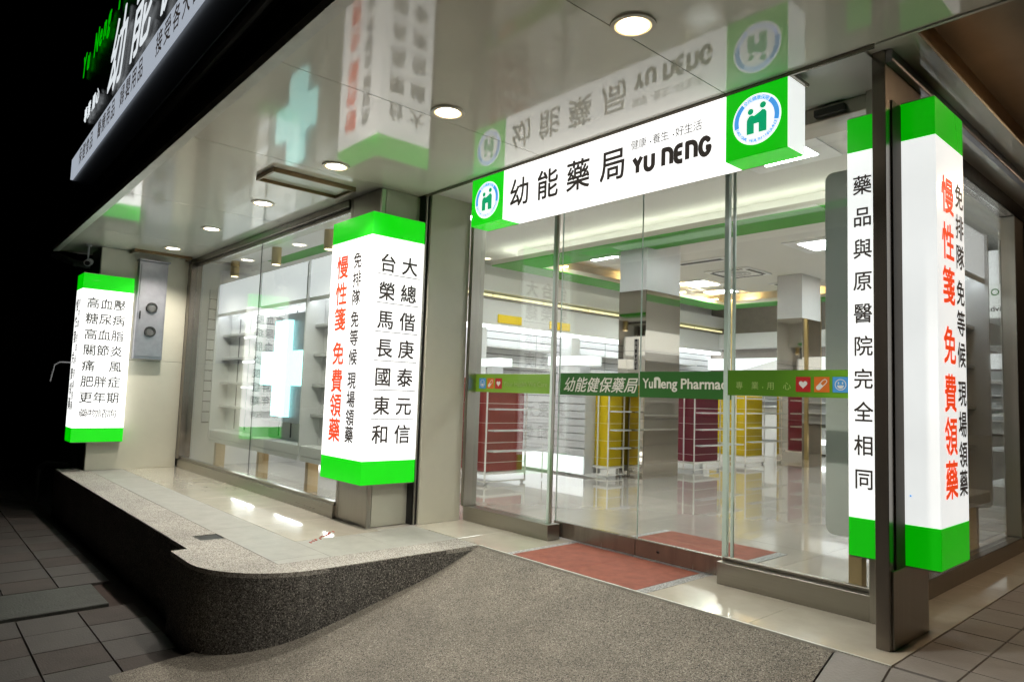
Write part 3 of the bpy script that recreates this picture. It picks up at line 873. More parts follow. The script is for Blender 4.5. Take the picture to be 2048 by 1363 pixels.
# base cabinets behind the displays, lit
t = thing('lit_cabinet', 'long low white cabinet with a light line on the floor behind the window displays', 'cabinet', (-8, 5.0, 0))
g = G(); g.box(-10.2, -6.95, 4.9, 5.3, .12, 1.1, .01); obj('body', g, 'int_white', t)
g = G(); g.box(-10.2, -6.95, 4.95, 5.0, .02, .1); obj('light_line', g, 'glow', t)
# LED cross
t = thing('pharmacy_cross', 'glowing LED cross on a dark backing board behind the left window', 'cross sign', (-7.82, 3.33, 1.37))
g = G(); g.box(-8.47, -7.26, 3.425, 3.445, .74, 2.02, .004); obj('backing_board', g, 'galv', t)
h, a = .565, .2
g = G(); cx, cz = -7.865, 1.37
g.box(cx - a, cx + a, 3.37, 3.424, cz - h, cz + h); g.box(cx - h, cx - a, 3.37, 3.424, cz - a, cz + a); g.box(cx + a, cx + h, 3.37, 3.424, cz - a, cz + a)
obj('lit_cross', g, 'cross', t)
# can lights
for i, xv in enumerate((-10.2, -8.72, -7.24)):
    t = thing('can_light', ['cylinder can light at the far left over the window display', 'cylinder can light over the middle of the window display', 'cylinder can light beside the middle pillar over the window display'][i], 'can light', (xv, 3.60, 2.97), 'cylinder lights above the window display')
    g = G(); g.cyl((xv, 3.60, 2.745), 'z', .062, .224, 24); obj('can', g, 'brass', t, smooth=False)
    g = G(); g.cyl((xv, 3.60, 2.741), 'z', .05, .004, 24); obj('lamp', g, 'dl_dim', t)

# right corner display unit
t = thing('corner_display', 'grey white shelving unit facing the side street in the right corner window', 'display unit', (-1.77, 5.6, 0))
def sidep(yv):
    g = G(); r = .05; pr = []
    xa, xb, za, zb = -1.935, -1.60, .35, 2.66
    for cx, cz, a0 in ((xb - r, za + r, -90), (xb - r, zb - r, 0), (xa + r, zb - r, 90), (xa + r, za + r, 180)):
        for a in range(0, 91, 15):
            aa = math.radians(a0 + a); pr.append((cx + r * math.cos(aa), cz + r * math.sin(aa)))
    A = [g.bm.verts.new((p[0], yv - .014, p[1])) for p in pr]; Bq = [g.bm.verts.new((p[0], yv + .014, p[1])) for p in pr]
    g.bm.faces.new(A); g.bm.faces.new(list(reversed(Bq)))
    for i in range(len(A)): g.bm.faces.new((A[i], A[(i + 1) % len(A)], Bq[(i + 1) % len(A)], Bq[i]))
    obj('side_panel', g, 'int_white', t)
    g = G(); g.box(-1.79, -1.71, yv - .035, yv + .035, 0, .349, .003); obj('wooden_post', g, 'wood', t)
for yv in (4.45, 5.62, 6.8): sidep(yv)
for ya, yb in ((4.47, 5.60), (5.64, 6.78)):
    g = G(); g.box(-1.632, -1.622, ya, yb, 2.215, 2.259); obj('led_screen_lip', g, 'int_white', t)  # lip added to screen the strip from view
    g = G(); g.box(-1.67, -1.645, ya + .03, yb - .03, 2.247, 2.258); obj('light_strip', g, 'led_added', t)  # unseen strip added to brighten this bay
    g = G(); g.box(-1.85, -1.83, ya, yb, .5, 2.25); obj('back_panel', g, 'int_white', t)
    for k in (1, 2, 3):
        yv = ya + (yb - ya) * k / 4
        g = G(); g.box(-1.829, -1.82, yv - .012, yv + .012, .6, 2.2); obj('slotted_upright', g, 'slot', t)
    g = G(); g.box(-1.91, -1.62, ya, yb, 2.26, 2.64, .01); obj('header_box', g, 'header_lit', t)
    for z in (.83, 1.16, 1.50, 1.83):
        g = G(); g.box(-1.828, -1.70, ya, yb, z, z + .035, .003); obj('shelf', g, 'int_grey', t)
    g = G(); g.box(-1.91, -1.61, ya, yb, .40, .50, .01); obj('base_shelf', g, 'int_white', t)

# ================================================================== FACADE: left wall, pillars
t = thing('left_wall', 'cream clad wall pier at the left end of the shop front', 'wall', (-10.3, 2.4, 0))
g = G(); g.box(-10.75, -10.235, 1.89, 2.97, 0, 1.44, .003); obj('lower_panel', g, 'wall', t)
g = G(); g.box(-10.75, -10.235, 1.89, 2.97, 1.444, 2.9, .003); obj('upper_panel', g, 'wall', t)
g = G(); g.box(-10.78, -10.3, 1.885, 2.96, -.55, 2.89); obj('core', g, 'black', t)

t = thing('middle_pillar', 'cream clad square pillar between the window and the doors', 'pillar', (-5.4, 3.2, 0))
g = G(); g.box(-5.665, -5.142, 3.035, 3.42, .0, 2.9); obj('cladding', g, 'wall2', t)
g = G(); g.box(-5.672, -5.63, 3.015, 3.034, 0, 2.9, .002); g.box(-5.145, -5.132, 3.018, 3.06, 0, 2.9, .002); obj('edge_trim', g, 'steel', t)
g = G(); g.box(-5.628, -5.147, 3.018, 3.034, .004, 2.9, .002); obj('front_panel', g, 'steel', t)
g = G(); g.box(-5.141, -5.128, 3.062, 3.385, .004, 2.9, .002); obj('side_panel', g, 'wall2', t)
t = thing('door_jamb', 'pale cream jamb panel between the middle pillar and the left door glass', 'wall panel', (-5.1, 3.7, 0))
g = G(); g.box(-5.5, -5.03, 3.475, 3.925, 0, 2.95, .003); obj('panel', g, 'wall', t)
g = G(); g.box(-5.4, -5.06, 3.421, 3.474, 0, 2.95); obj('dark_gap', g, 'black', t)
g = G(); g.box(-5.075, -5.045, 3.43, 3.445, 0, 2.95, .002); obj('steel_strip', g, 'steel', t)

# ---- window
t = thing('shop_window', 'large frameless shop window with dark steel head and sill left of the middle pillar', 'window', (-8, 3.05, 0))
g = G(); g.box(-10.235, -5.672, 2.99, 3.10, .0, .115, .003); obj('sill', g, 'steel_h', t)
g = G(); g.box(-10.235, -5.672, 3.0, 3.06, .117, .145, .003); obj('glazing_bead', g, 'steel_h', t)
g = G(); g.box(-10.235, -5.672, 2.995, 3.12, 2.83, 2.9, .003); obj('head', g, 'dark_steel', t)
g = G(); g.box(-10.235, -5.672, 3.03, 3.07, 2.79, 2.828, .003); obj('head_bead', g, 'dark_steel', t)
g = G(); g.box(-10.234, -10.11, 2.972, 3.12, .12, 2.828, .003); obj('left_frame', g, 'dark_steel', t)
g = G(); g.box(-10.109, -7.812, 3.045, 3.055, .146, 2.789); obj('pane', g, 'glass', t)
g = G(); g.box(-7.808, -5.68, 3.045, 3.055, .146, 2.789); obj('pane', g, 'glass', t)
g = G(); g.box(-7.8115, -7.8085, 3.0445, 3.0555, .146, 2.789); obj('pane_joint', g, 'slot', t)

# ---- door front: fixed panels
t = thing('left_glass_panel', 'fixed glass panel with green decal band left of the sliding doors', 'glass panel', (-4.5, 4.03, 0))
g = G(); g.box(-5.03, -3.93, 3.96, 4.10, .0, .125, .003); obj('base_box', g, 'steel_h', t)
g = G(); g.box(-5.03, -4.985, 3.93, 4.08, .127, 2.9, .003); obj('edge_post', g, 'steel', t)
g = G(); g.box(-4.984, -4.012, 4.025, 4.035, .127, 2.95); obj('pane', g, 'glass', t)
g = G(); g.box(-4.011, -3.985, 4.02, 4.04, .127, 2.95); obj('pane_edge', g, 'glass_edge', t)
g = G(); g.box(-3.984, -3.962, 4.022, 4.038, .127, 2.95); obj('pane_edge', g, 'steel', t)
def icon_heart(g, c, s):
    P = []
    for i in range(28):
        a = 2 * MATHPI * i / 28
        P.append((s * .062 * 16 * math.sin(a) ** 3 * .5, s * .062 * (13 * math.cos(a) - 5 * math.cos(2 * a) - 2 * math.cos(3 * a) - math.cos(4 * a)) * .5))
    flat_poly(g, c, XR, UP, P, .003)
def icons(t, xs, y, z, s, order):
    for x, k in zip(xs, order):
        g = G(); quad(g, (x, y, z), XR, UP, -s, s, -s, s, .0024); obj('icon_tile', g, {'h': 'st_red', 'p': 'st_orange', 's': 'st_blue'}[k], t)
        g = G()
        if k == 'h': icon_heart(g, (x, y, z), s * 1.15)
        elif k == 'p':
            d = s * .42; stroke(g, (x, y, z), XR, UP, [(-d, -d), (0, 0)], s * .62, .003); disc(g, (x - d, y, z - d), XR, UP, s * .31, out=.0031, n=16)
            for q in (0,):
                e = s * .25
                stroke(g, (x, y, z), XR, UP, [(-e * .75, e * .75), (d - e * .75 + .0, d + e * .75)] , s * .1, .0032)
                stroke(g, (x, y, z), XR, UP, [(e * .75, -e * .75), (d + e * .75, d - e * .75)], s * .1, .0032)
                stroke(g, (x, y, z), XR, UP, [(d + e * math.cos(math.radians(aa)), d + e * math.sin(math.radians(aa))) for aa in range(-45, 136, 30)], s * .1, .0033)
        else:
            disc(g, (x, y, z), XR, UP, s * .72, rin=s * .62, out=.003)
            disc(g, (x - s * .25, y, z + s * .2), XR, UP, s * .09, s * .15, n=12, out=.003); disc(g, (x + s * .25, y, z + s * .2), XR, UP, s * .09, s * .15, n=12, out=.003)
            disc(g, (x, y, z - s * .08), XR, UP, s * .42, n=16, out=.003, a0=180, a1=360)
        obj('icon', g, 'st_white', t)
g = G(); g.box(-5.06 + .075, -4.013, 4.0215, 4.0235, 1.168, 1.332); obj('decal_band', g, 'st_green', t)
icons(t, (-4.884, -4.77, -4.659), 4.0215, 1.247, .047, 'sph')
g = G(); latin(g, "Your Health We Care", (-4.59, 4.0215, 1.225), XR, UP, .06, width=.55, out=.003); obj('decal_lettering', g, 'st_faint', t, 'stuff')

t = thing('right_glass_panel', 'fixed glass panel with heart, pill and smile icons right of the sliding doors', 'glass panel', (-1.95, 4.05, 0))
g = G(); g.box(-2.43, -1.505, 3.985, 4.12, .0, .14, .003); obj('base_box', g, 'steel_h', t)
g = G(); g.box(-2.42, -1.52, 4.035, 4.07, .142, .165, .003); obj('glazing_bead', g, 'steel_h', t)
g = G(); g.box(-2.355, -1.51, 4.052, 4.062, .142, 2.95); obj('pane', g, 'glass', t)
g = G(); g.box(-2.373, -2.356, 4.05, 4.064, .142, 2.95); obj('pane_edge', g, 'glass_edge', t)
g = G(); g.box(-2.43, -2.40, 4.045, 4.075, .142, 2.95); obj('pane_edge', g, 'glass_edge', t)
# shaded decal band: olive to bright green, in real print
md = bpy.data.materials.new("green_gradient_decal"); md.use_nodes = True
pn = md.node_tree.nodes["Principled BSDF"]; tcn = md.node_tree.nodes.new("ShaderNodeTexCoord"); sp = md.node_tree.nodes.new("ShaderNodeSeparateXYZ"); rpn = md.node_tree.nodes.new("ShaderNodeValToRGB")
md.node_tree.links.new(tcn.outputs['Generated'], sp.inputs[0]); md.node_tree.links.new(sp.outputs['X'], rpn.inputs[0]); md.node_tree.links.new(rpn.outputs[0], pn.inputs['Base Color'])
rpn.color_ramp.elements[0].color = (.07, .2, .008, 1); rpn.color_ramp.elements[1].color = (.18, .45, .02, 1); rpn.color_ramp.elements[0].position = .35
pn.inputs['Roughness'].default_value = .45
MT['st_grad'] = md
g = G(); g.box(-2.415, -1.49, 4.0475, 4.0495, 1.196, 1.358); obj('decal_band', g, 'st_grad', t)
g = G()
for xv, ch in ((-2.315, "專"), (-2.208, "業"), (-2.103, "用"), (-1.998, "心")): cjk(g, ch, (xv, 4.047, 1.26), XR, UP, .052, .005, out=.003)
disc(g, (-2.155, 4.047, 1.25), XR, UP, .004, n=8, out=.003)
obj('decal_lettering', g, 'st_faint', t, 'stuff')
icons(t, (-1.898, -1.787, -1.679), 4.047, 1.272, .045, 'hps')

# sliding leaves
def leaf(x0, x1, label):
    t = thing('sliding_door', label, 'sliding door', ((x0 + x1) / 2, 4.14, 0), 'glass sliding door leaves')
    g = G(); g.box(x0, x1, 4.118, 4.162, .012, .135, .003); obj('bottom_rail', g, 'dark_steel', t)
    g = G(); g.box(x0 + .004, x1 - .004, 4.135, 4.145, .137, 2.95); obj('pane', g, 'glass', t)
    g = G(); g.box(x0 + (0 if x0 < -3.5 else .0), x0 + .0035, 4.134, 4.146, .137, 2.95); obj('pane_edge', g, 'glass_edge', t)
    return t
t = leaf(-4.02, -3.186, 'left glass sliding door leaf with brushed Chinese lettering on dark green band')
g = G(); g.box(-4.0, -3.19, 4.131, 4.133, 1.166, 1.345); obj('decal_band', g, 'st_dark', t)
g = G()
for k, ch in enumerate("幼能健保藥局"): cjk(g, ch, (-3.90 + k * .127, 4.131, 1.25), XR, UP, .125, .01, .3, out=.003)
obj('decal_lettering', g, 'st_text', t, 'stuff')
t2 = thing('door_sticker', 'small dark upright AUTO sticker on the left sliding door leaf', 'sticker', (-3.22, 4.13, 1.36))
g = G(); g.box(-3.232, -3.192, 4.124, 4.13, 1.37, 1.60, .002); obj('plate', g, 'black', t2)
g = G(); cjk(g, "自", (-3.212, 4.123, 1.57), XR, UP, .03); cjk(g, "動", (-3.212, 4.123, 1.535), XR, UP, .03)
for k, ch in enumerate("AUTO"): latin(g, ch, (-3.22, 4.123, 1.48 - k * .032), XR, UP, .03)
obj('lettering', g, 'st_white', t2, 'stuff')
g = G(); g.box(-3.230, -3.222, 4.1225, 4.1235, 1.372, 1.598); g.box(-3.202, -3.194, 4.1225, 4.1235, 1.372, 1.598); obj('edge_line', g, 'int_grey', t2)
t = leaf(-3.182, -2.40, 'right glass sliding door leaf with English lettering on dark green band')
g = G(); g.box(-3.178, -2.404, 4.131, 4.133, 1.166, 1.355); obj('decal_band', g, 'st_dark', t)
g = G()
bl = 1.235
latin(g, "Yu", (-3.15, 4.131, bl), XR, UP, .1, .022, width=.095, out=.003)
stroke(g, (-3.035, 4.131, bl), XR, UP, [(0, 0), (0, .068)] + arc(.018, .05, .02, 90, 0, 5) + [(.038, 0)], .022, .003)
latin(g, "eng", (-2.985, 4.131, bl), XR, UP, .1, .022, width=.14, out=.003)
latin(g, "Pharmac", (-2.815, 4.131, bl), XR, UP, .1, .022, width=.36, out=.003)
obj('decal_lettering', g, 'st_text', t, 'stuff')
g = G(); g.cyl((-2.98, 4.112, .075), 'y', .008, .008, 12); obj('lock', g, 'black', t)
# header, bay ceiling, fascia riser
t = thing('door_header', 'stainless sliding door header box above the glass doors', 'door header', (-3.2, 4.15, 2.95))
g = G(); g.box(-5.03, -1.506, 4.0, 4.238, 2.842, 2.933, .004); obj('casing', g, 'steel_h', t)
g = G(); g.box(-1.80, -1.62, 3.965, 3.999, 2.862, 2.905, .004); obj('sensor', g, 'gutter', t)
g = G(); g.box(-5.028, -1.334, 3.417, 4.24, 2.935, 2.95)
dc = obj('door_bay_ceiling', g, 'bulk', kind='structure')
g = G(); g.box(-5.5, -1.33, 4.241, 4.26, 2.96, 3.7); obj('upper_wall', g, 'bulk', dc)

# ================================================================== soffit (lacquered panels)
yo = lambda x: 1.468 - (x + 11.1) * .0150
g = G()
A = [(-11.1, yo(-11.1)), (2.5, yo(2.5)), (2.5, 3.40), (-5.03, 3.40), (-5.03, 3.43), (-5.6, 3.43), (-5.68, 2.99), (-10.2, 2.99), (-10.8, 2.99)]
g.prism([(-11.1, yo(-11.1)), (2.5, yo(2.5)), (2.5, 3.40), (-11.1, 3.40)], 2.912, 3.0)
sof = obj('soffit', g, 'joint', kind='structure')
jx = [-11.1, -9.1, -7.1, -5.1, -3.55, -2.05, -.5, 1.0, 2.5]
for a, b in zip(jx[:-1], jx[1:]):
    g = G(); gp = .0028
    y1 = 2.99 if b < -5.05 else 3.40
    ya_, yb_ = yo(a) + .075, yo(b) + .075
    g.prism([(a + gp, ya_), (b - gp, yb_), (b - gp, 3.398), (a + gp, 3.398)], 2.9035, 2.911)
    obj('panel', g, 'soffit', sof)
g = G()
for a, b, c, d in ((.0, .03, 2.893, 2.95), (.034, .072, 2.899, 2.93)):
    g.prism([(-11.12, yo(-11.1) + a), (2.5, yo(2.5) + a), (2.5, yo(2.5) + b), (-11.12, yo(-11.1) + b)], c, d)
obj('edge_trim', g, 'white_trim', sof)
g = G(); g.box(-5.03, -1.25, 3.4005, 3.415, 2.885, 3.12); obj('edge_trim', g, 'dark_steel', sof)
g = G(); g.box(-5.03, 2.5, 3.4, 3.44, 3.001, 3.2); obj('riser', g, 'bulk', sof)
g = G(); g.box(-1.24, 2.5, 3.4005, 3.42, 2.895, 2.925); obj('edge_trim', g, 'white_trim', sof)

# downlights in the soffit
lx = [-1.967, -3.417, -4.911, -6.452, -7.979, -9.554]
lab = ['round soffit downlight nearest the camera above the right of the doors', 'round soffit downlight between the middle pillar and the door sign',
       'round soffit downlight directly left of the middle pillar', 'round soffit downlight right above the glowing cross window',
       'round soffit downlight second from the far left end', 'round soffit downlight farthest left beside the small hatch']
ylv = [2.454, 2.45, 2.462, 2.499, 2.526, 2.562]
base = None
for i in range(6):
    if base is None:
        base = thing('downlight', lab[0], 'downlight', (lx[0], ylv[0], 2.903), 'round downlights along the soffit')
        g = G(); g.ring((lx[0], ylv[0], 2.893), 'z', .088, .108, .010, 40); obj('trim_ring', g, 'dl_trim', base)
        g = G(); g.ring((lx[0], ylv[0], 2.8965), 'z', .076, .0875, .005, 40); obj('glow_rim', g, 'dl_rim', base)  # glowing ring painted as the warm rim of the lamp
        g = G(); g.cyl((lx[0], ylv[0], 2.896), 'z', .0755, .005, 40); obj('lamp', g, 'downlight', base)
        ld = bpy.data.lights.new('downlight_beam', 'SPOT'); ld.energy = 185; ld.color = (1, .93, .82); ld.spot_size = math.radians(125); ld.spot_blend = .7; ld.shadow_soft_size = .07
        lo = bpy.data.objects.new('downlight_beam', ld); COL.objects.link(lo); lo.parent = base; lo.location = (0, 0, -.02)
    else:
        dup(base, (lx[i], ylv[i], 2.903), lab[i])

# access hatches (open bronze frames)
def hatch(x0, x1, y0, y1, label):
    t = thing('ceiling_hatch', label, 'hatch', ((x0 + x1) / 2, (y0 + y1) / 2, 2.9), 'bronze framed ceiling hatches')
    f = .02
    for a in ((x0, x1, y0, y0 + f), (x0, x1, y1 - f, y1), (x0, x0 + f, y0 + f, y1 - f), (x1 - f, x1, y0 + f, y1 - f)):
        g = G(); g.box(*a, 2.865, 2.903, .002); obj('frame_rail', g, 'hatch', t)
    g = G(); g.box(x0 + f, x1 - f, y0 + f, y1 - f, 2.893, 2.902); obj('hatch_panel', g, 'wall2', t)
hatch(-5.66, -5.305, 2.12, 2.86, 'bronze framed rectangular hatch in the soffit above the glowing cross')
hatch(-10.32, -10.0, 2.22, 2.94, 'bronze framed rectangular hatch in the soffit above the meter box')

# ================================================================== lit box signs
def sign_box(name, label, x0, x1, y0, y1, z0, zb, zt, z1, white, green, loc):
    t = thing(name, label, 'light box sign', loc)
    g = G(); g.box(x0, x1, y0, y1, zb, zt, .004, 2); obj('white_body', g, white, t)
    g = G(); g.box(x0, x1, y0, y1, zt + .0005, z1, .004, 2); obj('green_band', g, green, t)
    g = G(); g.box(x0, x1, y0, y1, z0, zb - .0005, .004, 2); obj('green_band', g, green, t)
    g = G(); g.box(x0 + .006, x1 - .006, y0 + .006, y1 - .006, z0 - .006, z0 - .0005); g2 = G(); g2.box(x0 + .006, x1 - .006, y0 + .006, y1 - .006, z1 + .0005, z1 + .006)
    obj('bottom_spill_cap', g, 'steel', t); obj('top_cap', g2, 'steel', t)  # bottom plate is unseen, added to stop green light spilling on the floor
    return t
RED = [("慢", 0), ("性", 1), ("箋", 2), ("免", 3), ("費", 4), ("領", 5), ("藥", 6)]
RZ = [2.23, 1.99, 1.765, 1.46, 1.22, 1.005, .79]
BLK = "免排隊免等候現場領藥"
BZ = [2.265, 2.10, 1.94, 1.75, 1.59, 1.425, 1.225, 1.065, .91, .765]
def two_columns(t, o_fn, right, xr, xb, er, eb, sx, ink='ink', redm='redink', zoff=0, zs=1):
    for (ch, _), z in zip(RED, RZ): char(t, ch, o_fn(xr, z * zs + zoff), right, UP, er, redm, .02, sx)
    for ch, z in zip(BLK, BZ): char(t, ch, o_fn(xb, z * zs + zoff), right, UP, eb, ink, .018, sx)

# middle pillar sign
t = sign_box('pillar_sign', 'green and white light box sign wrapped round the middle pillar left of the doors', -5.77, -5.057, 2.902, 3.44, .365, .56, 2.464, 2.66, 'acrylic', 'green_hot', (-5.4, 3.17, .365))
two_columns(t, lambda x, z: (x, 2.902, z), XR, -5.548, -5.282, .215, .15, 1.0)
zz = [2.235, 1.992, 1.748, 1.507, 1.263, 1.02, .779]
for k, ch in enumerate("台榮馬長國東和"): char(t, ch, (-5.057, 3.068, zz[k]), YR, UP, .168, 'ink', .016)
for k, ch in enumerate("大總偕庚泰元信"): char(t, ch, (-5.057, 3.287, zz[k]), YR, UP, .168, 'ink', .016)
for k in range(6):
    z = 2.14 - k * .2465
    g = G(); quad(g, (-5.057, 0, 0), YR, UP, 2.97, 3.40, z - .0035, z + .0035)
    obj('rule_line', g, 'rule', t)

# left sign
t = sign_box('pillar_sign', 'green and white light box sign with eight rows of ailments at the far left', -10.47, -10.10, 1.685, 2.27, .372, .55, 2.318, 2.515, 'acrylic_hot', 'green_hot', (-10.3, 1.98, .372))
rows = ["高血壓", "糖尿病", "高血脂", "關節炎", "痛　風", "肥胖症", "更年期"]
for k, r in enumerate(rows):
    z = 2.138 - k * .2005
    for j, ch in enumerate(r):
        if ch != "　": char(t, ch, (-10.10, 1.815 + j * .152, z), YR, UP, .15, 'ink_faint', .016)
    g2 = G(); quad(g2, (-10.10, 0, 0), YR, UP, 1.76, 2.19, z - .1, z - .0975); obj('rule_line', g2, 'rule', t)
for j, ch in enumerate("藥物諮詢"): char(t, ch, (-10.10, 1.803 + j * .106, 2.138 - 7 * .2005), YR, UP, .118, 'ink', .006)
two_columns(t, lambda x, z: (x, 1.685, z * .88 + .15), XR, -10.35, -10.2, .17, .12, 1.0, 'ink_faint', 'ink_faint')

# vertical sign by the fin
t = sign_box('narrow_sign', 'narrow vertical light box sign with ten black characters left of the dark steel fin', -1.478, -1.332, 3.65, 3.97, .405, .595, 2.478, 2.662, 'acrylic_mid', 'green_soft', (-1.4, 3.8, .405))
for k, ch in enumerate("藥品與原醫院完全相同"):
    char(t, ch, (-1.402, 3.65, 2.293 - k * .1672), XR, UP, .108, 'ink', .012, .9)

# corner sign
t = sign_box('corner_sign', 'wide lit sign on the far right corner with a blank white front face', -1.264, -1.10, 3.78, 4.225, .378, .578, 2.525, 2.722, 'acrylic_soft', 'green_soft', (-1.18, 4.0, .378))
two_columns(t, lambda y, z: (-1.10, y, z + .01), YR, 3.948, 4.138, .2, .14, 1.0)
g = G(); disc(g, (-1.232, 3.78, .72), XR, UP, .005, n=10); obj('mark', g, 'bluefilm', t)

# door sign
t = thing('door_sign', 'long white light box sign hanging over the doors with green emblem ends', 'light box sign', (-3.0, 3.5, 2.5))
g = G(); g.box(-3.965, -2.045, 3.40, 3.585, 2.5, 2.885, .003); obj('white_body', g, 'acrylic', t)
g = G(); g.box(-4.355, -3.966, 3.40, 3.585, 2.5, 2.885, .003); obj('green_end', g, 'green_hot', t)
g = G(); g.box(-2.044, -1.681, 3.40, 3.585, 2.5, 2.885, .003); obj('green_end', g, 'green_lit', t)
g = G(); g.box(-1.680, -1.672, 3.402, 3.583, 2.502, 2.883); obj('end_plate', g, 'acrylic_soft', t)
g = G(); g.box(-4.35, -1.685, 3.586, 3.594, 2.5, 2.885); obj('back_light_block', g, 'steel', t)  # unseen plate added to block the body's glow towards the door glass
g = G(); g.box(-4.36, -1.655, 3.398 - .0, 3.60, 2.886, 2.902, .002); obj('top_cap', g, 'dark_steel', t)
Y0 = 3.40
for xv, ch in ((-3.776, "幼"), (-3.477, "能"), (-3.178, "藥"), (-2.868, "局")): char(t, ch, (xv, Y0, 2.675), XR, UP, .228, 'ink', .013)
g = G()
xx = -2.69
for s_ in "健康.養生.好生活":
    if s_ == ".": disc(g, (xx + .0, Y0, 2.755), XR, UP, .006, n=8); xx += .045
    else: cjk(g, s_, (xx + .0, Y0, 2.765), XR, UP, .066); xx += .062
obj('slogan_lettering', g, 'ink', t, 'stuff')
xx = -2.695
for ch in "YU nEnG":
    if ch == ' ': xx += .045; continue
    g = G(); xx += stroke_text(g, ch, (xx, Y0, 2.578), XR, UP, .098, .031, .32); obj('letter', g, 'ink', t)
def emblem(t, cx, cz, r, y=3.40):
    o = (cx, y, cz)
    g = G(); disc(g, o, XR, UP, r, out=.0015, n=48); obj('emblem_disc', g, 'whitefilm', t)
    g = G(); disc(g, o, XR, UP, r * .93, rin=r * .74, n=48, out=.003, a0=-15, a1=50); disc(g, o, XR, UP, r * .93, rin=r * .74, n=48, out=.003, a0=130, a1=195)
    P = "全民健康保險"
    for k, ch in enumerate(P):
        a = math.radians(122 - k * 12.8); rr = r * .835
        rt = (math.sin(a), 0, -math.cos(a)); up = (math.cos(a), 0, math.sin(a))
        cjk(g, ch, (cx + rr * math.cos(a), y, cz + rr * math.sin(a)), rt, up, r * .2, .02, out=.003)
    P = "NATIONAL HEALTH INSURANCE"
    for k, ch in enumerate(P):
        if ch == " ": continue
        a = math.radians(200 + k * 5.85); rr = r * .835
        up = (-math.cos(a), 0, -math.sin(a)); rt = (-math.sin(a), 0, math.cos(a))
        V = Vector((cx + rr * math.cos(a), y, cz + rr * math.sin(a))) - Vector(up) * r * .06 - Vector(rt) * r * .04
        latin(g, ch, V, rt, up, r * .17, .03, out=.003)
    obj('emblem_ring', g, 'bluefilm', t, 'stuff')
    g = G()
    q = r / 1.0
    # two figures joined as an H
    left = [(-.40, -.55), (-.10, -.55), (-.10, -.17), (.10, -.17), (.10, -.55), (.42, -.55), (.42, .18), (.36, .28), (.24, .32), (.16, .26), (.02, .06), (-.02, .05),
            (-.1, .14), (-.18, .19), (-.3, .17), (-.38, .06), (-.40, -.02)]
    A = [(a * q, b * q) for a, b in left]
    flat_poly(g, o, XR, UP, A, .003)
    disc(g, (cx - .24 * q, y, cz + .34 * q), XR, UP, .12 * q, n=20, out=.003)
    disc(g, (cx + .27 * q, y, cz + .49 * q), XR, UP, .125 * q, n=20, out=.003)
    bmesh.ops.triangulate(g.bm, faces=[f for f in g.bm.faces if len(f.verts) > 4])
    obj('emblem_figures', g, 'jade', t)
emblem(t, -4.16, 2.69, .148)
emblem(t, -1.856, 2.70, .142)

# ================================================================== corner: fin, column, side facade
t = thing('steel_fin', 'tall dark stainless steel fin at the right corner reaching the soffit', 'steel fin', (-1.3, 3.85, 0))
g = G(); g.box(-1.33, -1.266, 3.59, 4.11, .001, 3.3, .003); obj('fin_body', g, 'dark_steel', t)
g = G(); g.box(-1.2655, -1.258, 3.66, 3.779, .372, 2.71, .001); obj('side_sheet', g, 'fin_sheet', t)
g = G(); g.box(-1.2655, -1.258, 3.62, 4.105, .003, .37, .001); obj('side_sheet', g, 'steel', t)
g = G(); g.box(-1.505, -1.331, 3.975, 4.14, .001, 3.08, .003); obj('return_column', g, 'steel', t)
t = thing('side_window', 'side street shop window with dark frame right of the corner sign', 'window', (-1.5, 5.6, 0))
g = G(); g.box(-1.56, -1.45, 4.141, 9.5, .001, .12, .003); obj('sill', g, 'dark_steel', t)
g = G(); g.box(-1.56, -1.45, 4.141, 9.5, 2.82, 2.95, .003); obj('head', g, 'dark_steel', t)
g = G(); g.box(-1.511, -1.501, 4.16, 7.0, .121, 2.819); obj('pane', g, 'glass', t)
g = G(); g.box(-1.56, -1.45, 7.0, 7.28, .121, 2.819, .003); obj('mullion', g, 'steel', t)
g = G(); g.box(-1.53, -1.5, 7.282, 9.4, .121, 2.819); obj('steel_panel', g, 'steel', t)
g = G(); g.box(-1.57, -1.1, 3.44, 10, 2.951, 2.97)
sf = obj('side_soffit', g, 'soffit', kind='structure')
g = G(); g.box(-1.275, -1.235, 3.60, 10, 2.885, 2.95, .004); obj('edge_trim', g, 'galv', sf)
g = G(); g.box(-1.262, -1.25, 3.44, 10, 2.971, 3.335); obj('brown_fascia', g, 'side_brown', sf)
g = G(); g.box(-1.25, 3, 3.441, 10, 3.336, 3.4); obj('ceiling_panel', g, 'side_ceiling', sf)
for (xv, yv, l_) in ((-.1, 5.0, 'orange recessed lamp in the side street canopy nearest the corner'), (-.1, 7.6, 'orange recessed lamp farther along the side street canopy')):
    t = thing('canopy_lamp', l_, 'downlight', (xv, yv, 3.33), 'orange lamps in the side canopy')
    g = G(); g.cyl((xv, yv, 3.325), 'z', .1, .01); obj('lamp', g, 'dl_warm', t)
    g = G(); g.ring((xv, yv, 3.318), 'z', .1, .125, .016); obj('trim_ring', g, 'dl_trim', t)

